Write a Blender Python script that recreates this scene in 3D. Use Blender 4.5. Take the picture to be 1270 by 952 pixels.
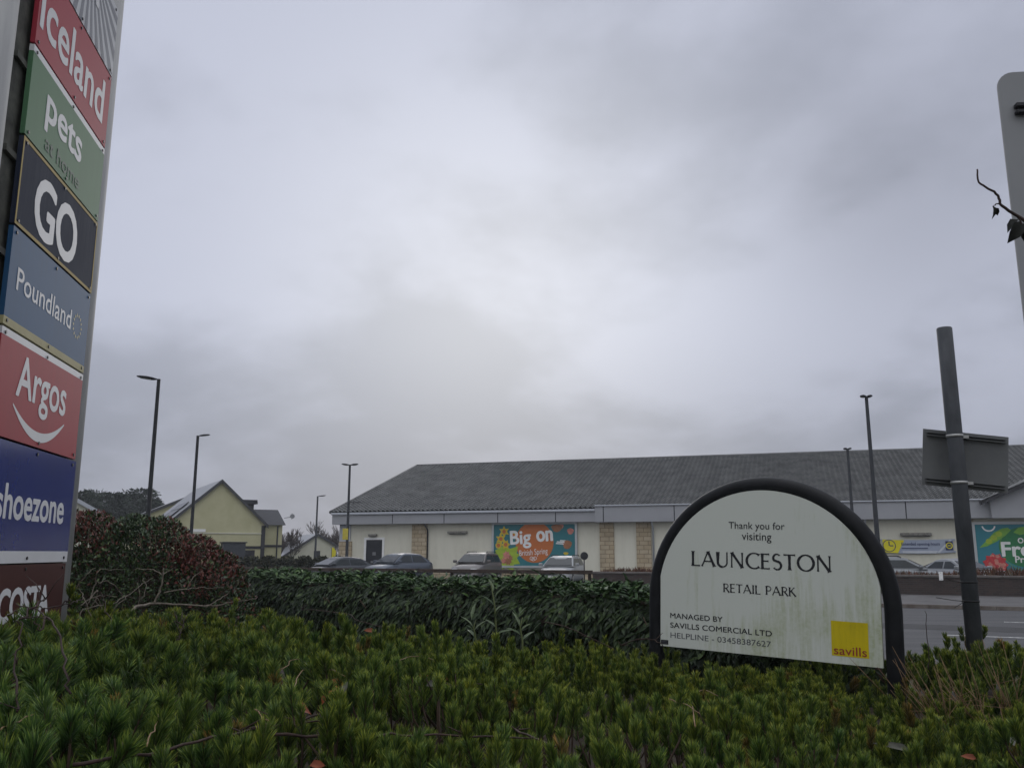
import bpy, math, random
import numpy as np
from mathutils import Vector, Matrix
random.seed(7)
rng = np.random.default_rng(7)
R = math.radians
scn = bpy.context.scene
for o in list(bpy.data.objects):
    bpy.data.objects.remove(o)
COL = scn.collection

# ------------------------------------------------------------------ camera
FPX = 1080.0                      # focal length in pixels of a 1270 px wide picture
TH = math.atan(209 / FPX)         # upward tilt
CAM = np.array([0, 0, 1.6])
cd = bpy.data.cameras.new('camera')
cam = bpy.data.objects.new('camera', cd)
COL.objects.link(cam)
cam.location = CAM
cam.rotation_euler = (math.pi / 2 + TH, 0, 0)
cd.sensor_width = 36
cd.lens = 36 * FPX / 1270
cd.clip_start = 0.05
cd.clip_end = 3000
scn.camera = cam

# ------------------------------------------------------------------ sky and sun (overcast)
SUN_EL, SUN_AZ = R(18), R(-1)     # behind the cloud, ahead of the camera
SDIR = Vector((math.sin(SUN_AZ) * math.cos(SUN_EL), math.cos(SUN_AZ) * math.cos(SUN_EL), math.sin(SUN_EL)))
w = bpy.data.worlds.new('World')
scn.world = w
w.use_nodes = True
nt = w.node_tree
nt.nodes.clear()


def N(t, kind, **kw):
    n = t.nodes.new(kind)
    for k, v in kw.items():
        setattr(n, k, v)
    return n


def L(t, a, b):
    t.links.new(a, b)


def math_node(t, op, a, b=None, clamp=False):
    n = N(t, 'ShaderNodeMath', operation=op)
    n.use_clamp = clamp
    for i, x in enumerate((a, b)):
        if x is None:
            continue
        if isinstance(x, (int, float)):
            n.inputs[i].default_value = x
        else:
            L(t, x, n.inputs[i])
    return n.outputs[0]


out = N(nt, 'ShaderNodeOutputWorld')
bg = N(nt, 'ShaderNodeBackground')
bg.inputs[1].default_value = 0.1
sky = N(nt, 'ShaderNodeTexSky', sky_type='NISHITA')
sky.sun_disc = False
sky.sun_elevation = SUN_EL
sky.sun_rotation = SUN_AZ
tc = N(nt, 'ShaderNodeTexCoord')
sep = N(nt, 'ShaderNodeSeparateXYZ')
L(nt, tc.outputs['Generated'], sep.inputs[0])
zz = math_node(nt, 'ADD', math_node(nt, 'MAXIMUM', sep.outputs[2], 0.0), 0.30)
cx = math_node(nt, 'DIVIDE', sep.outputs[0], zz)
cy = math_node(nt, 'DIVIDE', sep.outputs[1], zz)
comb = N(nt, 'ShaderNodeCombineXYZ')
L(nt, cx, comb.inputs[0])
L(nt, cy, comb.inputs[1])
comb.inputs[2].default_value = 3.7
n1 = N(nt, 'ShaderNodeTexNoise')
n1.inputs['Scale'].default_value = 1.05
n1.inputs['Detail'].default_value = 5
n1.inputs['Roughness'].default_value = 0.52
n1.inputs['Distortion'].default_value = 0.5
L(nt, comb.outputs[0], n1.inputs['Vector'])
n2 = N(nt, 'ShaderNodeTexNoise')
n2.inputs['Scale'].default_value = 3.0
n2.inputs['Detail'].default_value = 6
n2.inputs['Roughness'].default_value = 0.52
L(nt, comb.outputs[0], n2.inputs['Vector'])
mixn = math_node(nt, 'ADD', math_node(nt, 'MULTIPLY', n1.outputs[0], 0.66), math_node(nt, 'MULTIPLY', n2.outputs[0], 0.34))
rmp = N(nt, 'ShaderNodeValToRGB')
rmp.color_ramp.interpolation = 'EASE'
rmp.color_ramp.elements[0].position = 0.40
rmp.color_ramp.elements[0].color = (3.75, 4.0, 4.9, 1)
rmp.color_ramp.elements[1].position = 0.585
rmp.color_ramp.elements[1].color = (5.3, 5.6, 6.8, 1)
L(nt, mixn, rmp.inputs[0])
# brighter cloud round the hidden sun, a darker bank beside it, and duller air low down


def lobe(direction, power):
    d = N(nt, 'ShaderNodeVectorMath', operation='DOT_PRODUCT')
    L(nt, tc.outputs['Generated'], d.inputs[0])
    d.inputs[1].default_value = Vector(direction).normalized()
    return math_node(nt, 'POWER', math_node(nt, 'MAXIMUM', d.outputs['Value'], 0.0), power)


glow_v = lobe((-0.015, 0.956, 0.285), 26.0)
bank = math_node(nt, 'SUBTRACT', 1.0, math_node(nt, 'MULTIPLY', lobe((0.41, 0.83, 0.37), 80.0), 0.26))
low = N(nt, 'ShaderNodeMapRange', interpolation_type='SMOOTHSTEP')
low.inputs['From Min'].default_value = 0.03
low.inputs['From Max'].default_value = 0.28
low.inputs['To Min'].default_value = 0.69
low.inputs['To Max'].default_value = 1.0
L(nt, sep.outputs[2], low.inputs['Value'])
glow = math_node(nt, 'MULTIPLY', bank, low.outputs[0])
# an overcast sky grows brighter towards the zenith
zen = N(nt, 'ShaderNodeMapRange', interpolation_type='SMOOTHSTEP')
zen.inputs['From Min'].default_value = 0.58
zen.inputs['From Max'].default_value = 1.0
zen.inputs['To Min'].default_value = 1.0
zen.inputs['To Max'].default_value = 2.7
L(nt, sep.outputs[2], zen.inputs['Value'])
# brightness added to the unseen rear sky to light walls facing the camera
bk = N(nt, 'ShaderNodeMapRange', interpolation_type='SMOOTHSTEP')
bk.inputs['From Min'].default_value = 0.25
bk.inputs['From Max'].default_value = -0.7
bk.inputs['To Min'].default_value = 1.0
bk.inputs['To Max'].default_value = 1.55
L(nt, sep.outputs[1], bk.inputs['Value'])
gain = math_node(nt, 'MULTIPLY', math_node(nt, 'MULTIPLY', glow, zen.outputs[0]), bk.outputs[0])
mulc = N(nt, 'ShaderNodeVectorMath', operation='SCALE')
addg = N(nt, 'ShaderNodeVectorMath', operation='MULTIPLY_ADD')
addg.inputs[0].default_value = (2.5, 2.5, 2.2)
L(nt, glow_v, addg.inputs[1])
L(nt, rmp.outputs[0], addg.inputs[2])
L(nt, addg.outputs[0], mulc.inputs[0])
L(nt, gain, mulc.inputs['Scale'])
mx = N(nt, 'ShaderNodeMix', data_type='RGBA')
mx.inputs[0].default_value = 0.98
L(nt, sky.outputs[0], mx.inputs[6])
# tint added to the unseen high and rear sky, lighting things less blue
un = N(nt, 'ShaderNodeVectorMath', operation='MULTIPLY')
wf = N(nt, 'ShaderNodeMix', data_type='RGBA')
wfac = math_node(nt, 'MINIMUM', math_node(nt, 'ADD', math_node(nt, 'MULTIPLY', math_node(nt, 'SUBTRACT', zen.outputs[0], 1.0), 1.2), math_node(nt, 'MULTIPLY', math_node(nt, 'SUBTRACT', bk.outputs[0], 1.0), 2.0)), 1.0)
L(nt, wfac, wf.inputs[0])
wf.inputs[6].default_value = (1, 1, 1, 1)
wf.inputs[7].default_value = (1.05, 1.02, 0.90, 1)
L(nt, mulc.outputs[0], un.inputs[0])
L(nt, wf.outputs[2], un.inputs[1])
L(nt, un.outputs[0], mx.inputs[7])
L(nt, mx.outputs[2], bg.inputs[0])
L(nt, bg.outputs[0], out.inputs[0])

sl = bpy.data.lights.new('sun', 'SUN')
sl.energy = 0.5
sl.angle = R(25)
sl.color = (1, 0.96, 0.9)
so = bpy.data.objects.new('sun', sl)
COL.objects.link(so)
so.rotation_euler = (-SDIR).to_track_quat('-Z', 'Y').to_euler()

scn.view_settings.view_transform = 'Standard'
scn.view_settings.look = 'None'
scn.view_settings.exposure = 0.0
scn.view_settings.gamma = 1.0
scn.view_settings.use_curve_mapping = False
scn.cycles.max_bounces = 6
scn.cycles.diffuse_bounces = 3

# ------------------------------------------------------------------ survey helpers: a sighting and a distance give a place


def ray(u, v):
    a = (u - 635) / FPX
    b = (476 - v) / FPX
    return np.array([a, math.cos(TH) - b * math.sin(TH), math.sin(TH) + b * math.cos(TH)])


def at(u, v, Y):
    r = ray(u, v)
    return CAM + r * Y / r[1]


def hit(u, v, P, n):
    r = ray(u, v)
    return CAM + r * np.dot(np.array(P) - CAM, n) / np.dot(r, n)


# ------------------------------------------------------------------ materials
MATS = {}


def M(name, col, rough=0.7, var=0.12, scale=4.0, bump=0.0, metal=0.0, spec=0.3, col2=None, stretch=(1, 1, 1), detail=4, bscale=None):
    if name in MATS:
        return MATS[name]
    m = bpy.data.materials.new(name)
    m.use_nodes = True
    t = m.node_tree
    p = t.nodes['Principled BSDF']
    p.inputs['Roughness'].default_value = rough
    p.inputs['Metallic'].default_value = metal
    p.inputs['Specular IOR Level'].default_value = spec
    c = N(t, 'ShaderNodeTexCoord')
    mp = N(t, 'ShaderNodeMapping')
    mp.inputs['Scale'].default_value = stretch
    L(t, c.outputs['Object'], mp.inputs[0])
    n = N(t, 'ShaderNodeTexNoise')
    n.inputs['Scale'].default_value = scale
    n.inputs['Detail'].default_value = detail
    n.inputs['Roughness'].default_value = 0.6
    L(t, mp.outputs[0], n.inputs['Vector'])
    r = N(t, 'ShaderNodeValToRGB')
    r.color_ramp.elements[0].position = 0.3
    r.color_ramp.elements[1].position = 0.7
    if col2 is None:
        lo = tuple(x * (1 - var) for x in col)
        hi = tuple(min(1, x * (1 + var)) for x in col)
    else:
        lo, hi = col, col2
    r.color_ramp.elements[0].color = (*lo, 1)
    r.color_ramp.elements[1].color = (*hi, 1)
    L(t, n.outputs[0], r.inputs[0])
    L(t, r.outputs[0], p.inputs['Base Color'])
    if bump:
        b = N(t, 'ShaderNodeBump')
        b.inputs['Strength'].default_value = bump
        b.inputs['Distance'].default_value = 0.02
        if bscale:
            n3 = N(t, 'ShaderNodeTexNoise')
            n3.inputs['Scale'].default_value = bscale
            n3.inputs['Detail'].default_value = 6
            L(t, c.outputs['Object'], n3.inputs['Vector'])
            L(t, n3.outputs[0], b.inputs['Height'])
        else:
            L(t, n.outputs[0], b.inputs['Height'])
        L(t, b.outputs[0], p.inputs['Normal'])
    MATS[name] = m
    return m


def streaked(name, base, stain, amount=(0.5, 0.75), sx=9.0, sz=1.2, rough=0.5, patch=1.6, fine=30.0, bias=None, coat=0.0):
    """a panel with stains running down it"""
    m = bpy.data.materials.new(name)
    m.use_nodes = True
    t = m.node_tree
    p = t.nodes['Principled BSDF']
    p.inputs['Roughness'].default_value = rough
    p.inputs['Coat Weight'].default_value = coat
    p.inputs['Specular IOR Level'].default_value = 0.12
    c = N(t, 'ShaderNodeTexCoord')
    mp = N(t, 'ShaderNodeMapping')
    mp.inputs['Scale'].default_value = (sx, sx, sz)
    L(t, c.outputs['Object'], mp.inputs[0])
    a = N(t, 'ShaderNodeTexNoise')
    a.inputs['Scale'].default_value = 1.7
    a.inputs['Detail'].default_value = 7
    a.inputs['Roughness'].default_value = 0.68
    L(t, mp.outputs[0], a.inputs['Vector'])
    b = N(t, 'ShaderNodeTexNoise')
    b.inputs['Scale'].default_value = patch
    b.inputs['Detail'].default_value = 2
    L(t, c.outputs['Object'], b.inputs['Vector'])
    f = math_node(t, 'ADD', math_node(t, 'MULTIPLY', a.outputs[0], 0.55), math_node(t, 'MULTIPLY', b.outputs[0], 0.45))
    if bias:
        s = N(t, 'ShaderNodeSeparateXYZ')
        L(t, c.outputs['Object'], s.inputs[0])
        f = math_node(t, 'ADD', f, math_node(t, 'MULTIPLY', s.outputs[2], bias[1]))
        f = math_node(t, 'ADD', f, math_node(t, 'MULTIPLY', s.outputs[0], bias[0]))
    mr = N(t, 'ShaderNodeMapRange')
    mr.inputs['From Min'].default_value = amount[0]
    mr.inputs['From Max'].default_value = amount[1]
    L(t, f, mr.inputs['Value'])
    g = N(t, 'ShaderNodeTexNoise')
    g.inputs['Scale'].default_value = fine
    g.inputs['Detail'].default_value = 3
    L(t, c.outputs['Object'], g.inputs['Vector'])
    fac = math_node(t, 'MULTIPLY', mr.outputs[0], math_node(t, 'MULTIPLY', g.outputs[0], 1.5, True))
    x = N(t, 'ShaderNodeMix', data_type='RGBA')
    L(t, fac, x.inputs[0])
    x.inputs[6].default_value = (*base, 1)
    x.inputs[7].default_value = (*stain, 1)
    L(t, x.outputs[2], p.inputs['Base Color'])
    return m


def leafmat(name, stops, rough=0.45, spec=0.4, trans=0.0, attr=None):
    """colour differs from leaf to leaf"""
    m = bpy.data.materials.new(name)
    m.use_nodes = True
    t = m.node_tree
    p = t.nodes['Principled BSDF']
    p.inputs['Roughness'].default_value = rough
    p.inputs['Specular IOR Level'].default_value = spec
    if attr:
        g = N(t, 'ShaderNodeAttribute', attribute_name=attr)
        fac = g.outputs['Fac']
    else:
        g = N(t, 'ShaderNodeNewGeometry')
        fac = g.outputs['Random Per Island']
    r = N(t, 'ShaderNodeValToRGB')
    r.color_ramp.elements[0].position = stops[0][0]
    r.color_ramp.elements[0].color = (*stops[0][1], 1)
    r.color_ramp.elements[1].position = stops[-1][0]
    r.color_ramp.elements[1].color = (*stops[-1][1], 1)
    for q, c in stops[1:-1]:
        e = r.color_ramp.elements.new(q)
        e.color = (*c, 1)
    L(t, fac, r.inputs[0])
    L(t, r.outputs[0], p.inputs['Base Color'])
    if trans:
        sh = N(t, 'ShaderNodeMixShader')
        tr = N(t, 'ShaderNodeBsdfTranslucent')
        L(t, r.outputs[0], tr.inputs[0])
        sh.inputs[0].default_value = trans
        L(t, p.outputs[0], sh.inputs[1])
        L(t, tr.outputs[0], sh.inputs[2])
        L(t, sh.outputs[0], t.nodes['Material Output'].inputs[0])
    return m


# ------------------------------------------------------------------ mesh building
class MB:
    def __init__(self):
        self.v, self.f, self.mi, self.sm = [], [], [], []

    def add(self, verts, faces, mi=0, smooth=False):
        b = len(self.v)
        self.v += [tuple(float(c) for c in p) for p in verts]
        for f in faces:
            self.f.append(tuple(b + i for i in f))
            self.mi.append(mi)
            self.sm.append(smooth)
        return self

    def box(self, x0, x1, y0, y1, z0, z1, mi=0, rot=None, ch=0.0):
        if ch:
            c = ch
            p = []
            f = []
            lay = [(z0, c), (z0 + c, 0), (z1 - c, 0), (z1, c)]
            for z, k in lay:
                p += [(x0 + k + 0, y0 + c, z), (x0 + c, y0 + k, z), (x1 - c, y0 + k, z), (x1 - k, y0 + c, z),
                      (x1 - k, y1 - c, z), (x1 - c, y1 - k, z), (x0 + c, y1 - k, z), (x0 + k, y1 - c, z)]
            f.append(tuple(range(7, -1, -1)))
            for j in range(3):
                for i in range(8):
                    f.append((j * 8 + i, j * 8 + (i + 1) % 8, (j + 1) * 8 + (i + 1) % 8, (j + 1) * 8 + i))
            f.append(tuple(range(24, 32)))
        else:
            p = [(x0, y0, z0), (x1, y0, z0), (x1, y1, z0), (x0, y1, z0), (x0, y0, z1), (x1, y0, z1), (x1, y1, z1), (x0, y1, z1)]
            f = [(3, 2, 1, 0), (4, 5, 6, 7), (0, 1, 5, 4), (1, 2, 6, 5), (2, 3, 7, 6), (3, 0, 4, 7)]
        if rot is not None:
            p = [rot @ Vector(q) for q in p]
        return self.add(p, f, mi)

    def tube(self, pts, rad, seg=8, mi=0, cap=True, smooth=True):
        pts = [np.array(p, float) for p in pts]
        n = len(pts)
        if not hasattr(rad, '__len__'):
            rad = [rad] * n
        vs, fs = [], []
        prev = None
        for i in range(n):
            d = pts[min(i + 1, n - 1)] - pts[max(i - 1, 0)]
            d = d / (np.linalg.norm(d) + 1e-9)
            if prev is None:
                a = np.array([1, 0, 0]) if abs(d[0]) < 0.8 else np.array([0, 1, 0])
            else:
                a = prev
            a = a - d * np.dot(a, d)
            a /= np.linalg.norm(a) + 1e-9
            prev = a
            b = np.cross(d, a)
            for k in range(seg):
                t = 2 * math.pi * k / seg
                vs.append(pts[i] + rad[i] * (math.cos(t) * a + math.sin(t) * b))
        for i in range(n - 1):
            for k in range(seg):
                k2 = (k + 1) % seg
                fs.append((i * seg + k, i * seg + k2, (i + 1) * seg + k2, (i + 1) * seg + k))
        self.add(vs, fs, mi, smooth)
        if cap:
            b = len(self.v) - len(vs)
            self.f += [tuple(b + k for k in range(seg - 1, -1, -1)), tuple(b + (n - 1) * seg + k for k in range(seg))]
            self.mi += [mi, mi]
            self.sm += [False, False]
        return self

    def prism(self, poly, y0, y1, mi=0):
        """outline in x,z pushed from y0 (front) to y1"""
        n = len(poly)
        p = [(x, y0, z) for x, z in poly] + [(x, y1, z) for x, z in poly]
        f = [tuple(range(n)), tuple(range(2 * n - 1, n - 1, -1))]
        f += [(i, i + n, (i + 1) % n + n, (i + 1) % n) for i in range(n)]
        return self.add(p, f, mi)

    def flat(self, poly, y=0.0, mi=0):
        return self.add([(x, y, z) for x, z in poly], [tuple(range(len(poly)))], mi)

    def quad(self, a, b, c, d, mi=0):
        return self.add([a, b, c, d], [(0, 1, 2, 3)], mi)

    def build(self, name, mats, parent=None, recalc=True, loc=None, rotz=0):
        me = bpy.data.meshes.new(name)
        me.from_pydata(self.v, [], self.f)
        if not isinstance(mats, (list, tuple)):
            mats = [mats]
        for m in mats:
            me.materials.append(m)
        me.polygons.foreach_set('material_index', self.mi)
        me.polygons.foreach_set('use_smooth', self.sm)
        if recalc:
            import bmesh
            bm = bmesh.new()
            bm.from_mesh(me)
            bmesh.ops.recalc_face_normals(bm, faces=bm.faces)
            bm.to_mesh(me)
            bm.free()
        me.update()
        o = bpy.data.objects.new(name, me)
        COL.objects.link(o)
        if parent is not None:
            o.parent = parent
        if loc is not None:
            o.location = loc
            o.rotation_euler[2] = rotz
        return o


def np_mesh(name, V, T, mats, parent=None, attr=None, mi=None, smooth=False):
    """many triangles at once"""
    me = bpy.data.meshes.new(name)
    nv, ntr = len(V), len(T)
    me.vertices.add(nv)
    me.vertices.foreach_set('co', np.ascontiguousarray(V, dtype=np.float32).ravel())
    me.loops.add(ntr * 3)
    me.loops.foreach_set('vertex_index', np.ascontiguousarray(T, dtype=np.int32).ravel())
    me.polygons.add(ntr)
    me.polygons.foreach_set('loop_start', np.arange(0, ntr * 3, 3, dtype=np.int32))
    if mi is not None:
        me.polygons.foreach_set('material_index', np.ascontiguousarray(mi, dtype=np.int32))
    me.polygons.foreach_set('use_smooth', np.full(ntr, smooth))
    if attr is not None:
        for k, a in attr.items():
            at_ = me.attributes.new(k, 'FLOAT', 'POINT')
            at_.data.foreach_set('value', np.ascontiguousarray(a, dtype=np.float32))
    for m in (mats if isinstance(mats, (list, tuple)) else [mats]):
        me.materials.append(m)
    me.update(calc_edges=True)
    me.validate()
    o = bpy.data.objects.new(name, me)
    COL.objects.link(o)
    if parent is not None:
        o.parent = parent
    return o


def tag(o, label=None, cat=None, group=None, kind=None):
    if label:
        o['label'] = label
    if cat:
        o['category'] = cat
    if group:
        o['group'] = group
    if kind:
        o['kind'] = kind
    return o


def empty(name, loc=(0, 0, 0), rz=0.0, label=None, cat=None, group=None):
    o = bpy.data.objects.new(name, None)
    COL.objects.link(o)
    o.location = loc
    o.rotation_euler = (0, 0, rz)
    o.empty_display_size = 0.3
    return tag(o, label, cat, group)


def copy_tree(o, parent=None):
    c = o.copy()
    COL.objects.link(c)
    if parent is not None:
        c.parent = parent
    for ch in [q for q in bpy.data.objects if q.parent == o]:
        copy_tree(ch, c)
    return c


def norm(a):
    return a / (np.linalg.norm(a, axis=-1, keepdims=True) + 1e-9)


# leaf blades: base, three across at two stations, tip
def leaves(P, A, Nn, Ln, Wd, fold=0.25, droop=0.15):
    n = len(P)
    A = norm(A)
    S = norm(np.cross(A, Nn))
    U = np.cross(S, A)
    Ln = np.broadcast_to(np.asarray(Ln, float), (n,))[:, None]
    Wd = np.broadcast_to(np.asarray(Wd, float), (n,))[:, None]
    V = np.zeros((n, 8, 3))
    V[:, 0] = P
    for i, (t, wf) in enumerate(((0.33, 0.46), (0.70, 0.38))):
        cpt = P + A * Ln * t - U * Ln * droop * t * t
        V[:, 1 + 3 * i] = cpt - S * Wd * wf + U * Wd * fold * wf
        V[:, 2 + 3 * i] = cpt
        V[:, 3 + 3 * i] = cpt + S * Wd * wf + U * Wd * fold * wf
    V[:, 7] = P + A * Ln - U * Ln * droop
    T = np.array([(0, 2, 1), (0, 3, 2), (1, 2, 5), (1, 5, 4), (2, 3, 6), (2, 6, 5), (4, 5, 7), (5, 6, 7)])
    TT = (T[None] + (np.arange(n) * 8)[:, None, None]).reshape(-1, 3)
    return V.reshape(-1, 3), TT


# ------------------------------------------------------------------ lettering
def text_polys(body, bold=0.0, spacing=1.0):
    c = bpy.data.curves.new('lettering', 'FONT')
    c.body = body
    c.offset = bold
    c.space_character = spacing
    c.resolution_u = 4
    o = bpy.data.objects.new('lettering', c)
    COL.objects.link(o)
    bpy.context.view_layer.update()
    dg = bpy.context.evaluated_depsgraph_get()
    me = bpy.data.meshes.new_from_object(o.evaluated_get(dg))
    V = np.array([v.co[:2] for v in me.vertices])
    Fs = [tuple(p.vertices) for p in me.polygons]
    bpy.data.objects.remove(o)
    bpy.data.curves.remove(c)
    bpy.data.meshes.remove(me)
    return V, Fs


def put_text(mb, body, x0, x1, z0, z1, y=-0.003, bold=0.0, mi=0, spacing=1.0, rot=0.0):
    """fit a line of lettering into the rectangle x0..x1, z0..z1"""
    V, Fs = text_polys(body, 0.0, spacing)
    lo, hi = V.min(0), V.max(0)
    sc_ = (z1 - z0) / max(hi[1] - lo[1], 1e-6)
    bd = bold * sc_ * 0.50                      # half the extra stroke width
    bx_ = min(bd, (x1 - x0) * 0.1)
    offs = [(0, 0)] if bold == 0 else [(0, 0)] + [(bx_ * math.cos(k * math.pi / 4), bd * 0.8 * math.sin(k * math.pi / 4)) for k in range(8)]
    U = (V - lo) / (hi - lo)
    ax0, ax1, az0, az1 = x0 + (bx_ if bold else 0), x1 - (bx_ if bold else 0), z0 + (bd * 0.8 if bold else 0), z1 - (bd * 0.8 if bold else 0)
    for k, (ox, oz) in enumerate(offs):
        X = ax0 + U[:, 0] * (ax1 - ax0) + ox
        Z = az0 + U[:, 1] * (az1 - az0) + oz
        if rot:
            cxx, czz = (x0 + x1) / 2, (z0 + z1) / 2
            X, Z = cxx + (X - cxx) * math.cos(rot) - (Z - czz) * math.sin(rot), czz + (X - cxx) * math.sin(rot) + (Z - czz) * math.cos(rot)
        mb.add([(a, y - 0.00009 * k, b) for a, b in zip(X, Z)], Fs, mi)


# inscriptional capitals with flared stroke ends: strokes in a unit-high cell
def arc(cx_, cz_, rx, rz, a0, a1, n=18):
    return [(cx_ + rx * math.cos(R(a0 + (a1 - a0) * i / n)), cz_ + rz * math.sin(R(a0 + (a1 - a0) * i / n))) for i in range(n + 1)]


TK, TN = 0.150, 0.085
GLY = {
    'L': (0.56, [([(0.1, 0), (0.1, 1)], TK), ([(0.06, 0.03), (0.53, 0.03)], TN)]),
    'A': (0.82, [([(0.03, 0), (0.39, 1)], TN), ([(0.39, 1), (0.78, 0)], TK), ([(0.17, 0.34), (0.64, 0.34)], TN)]),
    'U': (0.76, [([(0.1, 1), (0.1, 0.36)] + arc(0.375, 0.32, 0.275, 0.31, 180, 270, 9), TK), (arc(0.375, 0.32, 0.275, 0.31, 270, 360, 9) + [(0.65, 1)], TN)]),
    'N': (0.84, [([(0.1, 0), (0.1, 1)], TN), ([(0.1, 1), (0.72, 0)], TK), ([(0.72, 0), (0.72, 1)], TN)]),
    'C': (0.80, [(arc(0.5, 0.5, 0.43, 0.5, 48, 312, 26), 'c')]),
    'E': (0.56, [([(0.1, 0), (0.1, 1)], TK), ([(0.06, 0.03), (0.51, 0.03)], TN), ([(0.1, 0.52), (0.45, 0.52)], TN), ([(0.06, 0.97), (0.50, 0.97)], TN)]),
    'S': (0.58, [(arc(0.29, 0.74, 0.2, 0.25, 40, 215, 16) + arc(0.30, 0.26, 0.22, 0.26, 62, -145, 18), 's')]),
    'T': (0.68, [([(0.34, 0), (0.34, 1)], TK), ([(0.02, 0.97), (0.66, 0.97)], TN)]),
    'O': (0.96, [(arc(0.48, 0.5, 0.42, 0.5, 0, 360, 40), 'c')]),
    'R': (0.64, [([(0.1, 0), (0.1, 1)], TK), ([(0.1, 0.97)] + arc(0.3, 0.73, 0.22, 0.24, 90, -90, 14) + [(0.1, 0.48)], 0.09), ([(0.3, 0.49), (0.62, 0)], TK)]),
    'I': (0.24, [([(0.12, 0), (0.12, 1)], TK)]),
    'P': (0.60, [([(0.1, 0), (0.1, 1)], TK), ([(0.1, 0.97)] + arc(0.3, 0.71, 0.23, 0.26, 90, -90, 14) + [(0.1, 0.44)], 0.09)]),
    'K': (0.70, [([(0.1, 0), (0.1, 1)], TK), ([(0.12, 0.46), (0.56, 1)], TN), ([(0.24, 0.58), (0.68, 0)], TK)]),
    ' ': (0.36, []),
}


def put_caps(mb, body, x0, x1, z0, z1, y, mi=0, gap=0.07):
    total = sum(GLY[c][0] + gap for c in body) - gap
    s = (x1 - x0) / total
    h = z1 - z0
    x = x0
    for c in body:
        wd, strokes = GLY[c]
        for k, (pts, tk) in enumerate(strokes):
            P = np.array(pts, float)
            D = np.gradient(P, axis=0)
            D = norm(D)
            Nn = np.stack([-D[:, 1], D[:, 0]], 1)
            n = len(P)
            if n == 2:   # a straight stroke: flare at both ends
                q = np.array([0, 0.07, 0.3, 0.7, 0.93, 1])
                P = P[0] + (P[1] - P[0]) * q[:, None]
                Nn = np.repeat(Nn[:1], 6, 0)
                wds = np.array([1.75, 1.12, 0.95, 0.95, 1.12, 1.75]) * tk / 2
                n = 6
            elif tk in ('c', 's'):
                wds = (TN + (TK - TN) * np.abs(Nn[:, 0]) ** 1.3) / 2 if tk == 'c' else (TN + (TK * 1.05 - TN) * np.clip(1 - np.abs((np.arange(n) / (n - 1)) - 0.5) * 2.2, 0, 1)) / 2
                if c != 'O':
                    wds[0] *= 1.7
                    wds[-1] *= 1.7
            else:
                wds = np.full(n, tk / 2)
                wds[0] *= 1.5
            a = P + Nn * wds[:, None]
            b = P - Nn * wds[:, None]
            yy = y - 0.0004 * k
            vs = [(x + q[0] * s, yy, z0 + q[1] * h) for q in a] + [(x + q[0] * s, yy, z0 + q[1] * h) for q in b]
            mb.add(vs, [(i, i + 1, n + i + 1, n + i) for i in range(n - 1)], mi)
        x += (wd + gap) * s


def disc(mb, cx_, cz_, rx, rz, y, mi=0, n=40, a0=0, a1=360):
    mb.flat([(cx_ + rx * math.cos(R(a0 + (a1 - a0) * i / n)), cz_ + rz * math.sin(R(a0 + (a1 - a0) * i / n))) for i in range(n if a1 - a0 == 360 else n + 1)], y, mi)


def ring(mb, cx_, cz_, r0, r1, y, mi=0, n=40, a0=0, a1=360, sx=1.0):
    v, f = [], []
    for i in range(n + 1):
        t = R(a0 + (a1 - a0) * i / n)
        v += [(cx_ + sx * r0 * math.cos(t), y, cz_ + r0 * math.sin(t)), (cx_ + sx * r1 * math.cos(t), y, cz_ + r1 * math.sin(t))]
        if i:
            f.append((2 * i - 2, 2 * i - 1, 2 * i + 1, 2 * i))
    mb.add(v, f, mi)


# ================================================================== THE SETTING
GZ = -0.10                                        # level of road and car park
ED = np.array([0.8938, -0.4485])                  # the road runs this way
PD = np.array([0.4485, 0.8938])                   # and this is across it


def rp(s, p, z):
    q = ED * s + PD * p
    return (q[0], q[1], z)


m_asph = M('asphalt', (0.026, 0.027, 0.029), 0.62, scale=1.1, bump=0.5, bscale=45, col2=(0.066, 0.066, 0.069), spec=0.3, detail=9, stretch=(0.35, 1.6, 1))
m_pave = M('footway_tarmac', (0.05, 0.048, 0.048), 0.7, scale=0.9, bump=0.3, bscale=40, col2=(0.105, 0.10, 0.10))
m_kerb = M('kerb_stone', (0.07, 0.055, 0.045), 0.8, scale=3, col2=(0.16, 0.14, 0.125), bump=0.3)
m_line = M('road_paint', (0.20, 0.20, 0.20), 0.6, scale=9, col2=(0.78, 0.78, 0.76), detail=8)
m_earth = M('earth', (0.018, 0.013, 0.009), 0.9, scale=6, col2=(0.05, 0.036, 0.024), bump=0.8)
m_field = M('rough_ground', (0.018, 0.024, 0.010), 0.9, scale=0.4, col2=(0.035, 0.04, 0.02), bump=0.5)

g = MB()
g.quad((-900, -60, -0.135), (900, -60, -0.135), (900, 1500, -0.135), (-900, 1500, -0.135))
tag(g.build('ground', m_field), kind='structure')


def strip(name, p0, p1, z, mat, s0=-160, s1=160, n=40):
    b = MB()
    for i in range(n):
        a, c = s0 + (s1 - s0) * i / n, s0 + (s1 - s0) * (i + 1) / n
        b.quad(rp(a, p0, z), rp(c, p0, z), rp(c, p1, z), rp(a, p1, z))
    return tag(b.build(name, mat), kind='structure')


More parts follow.
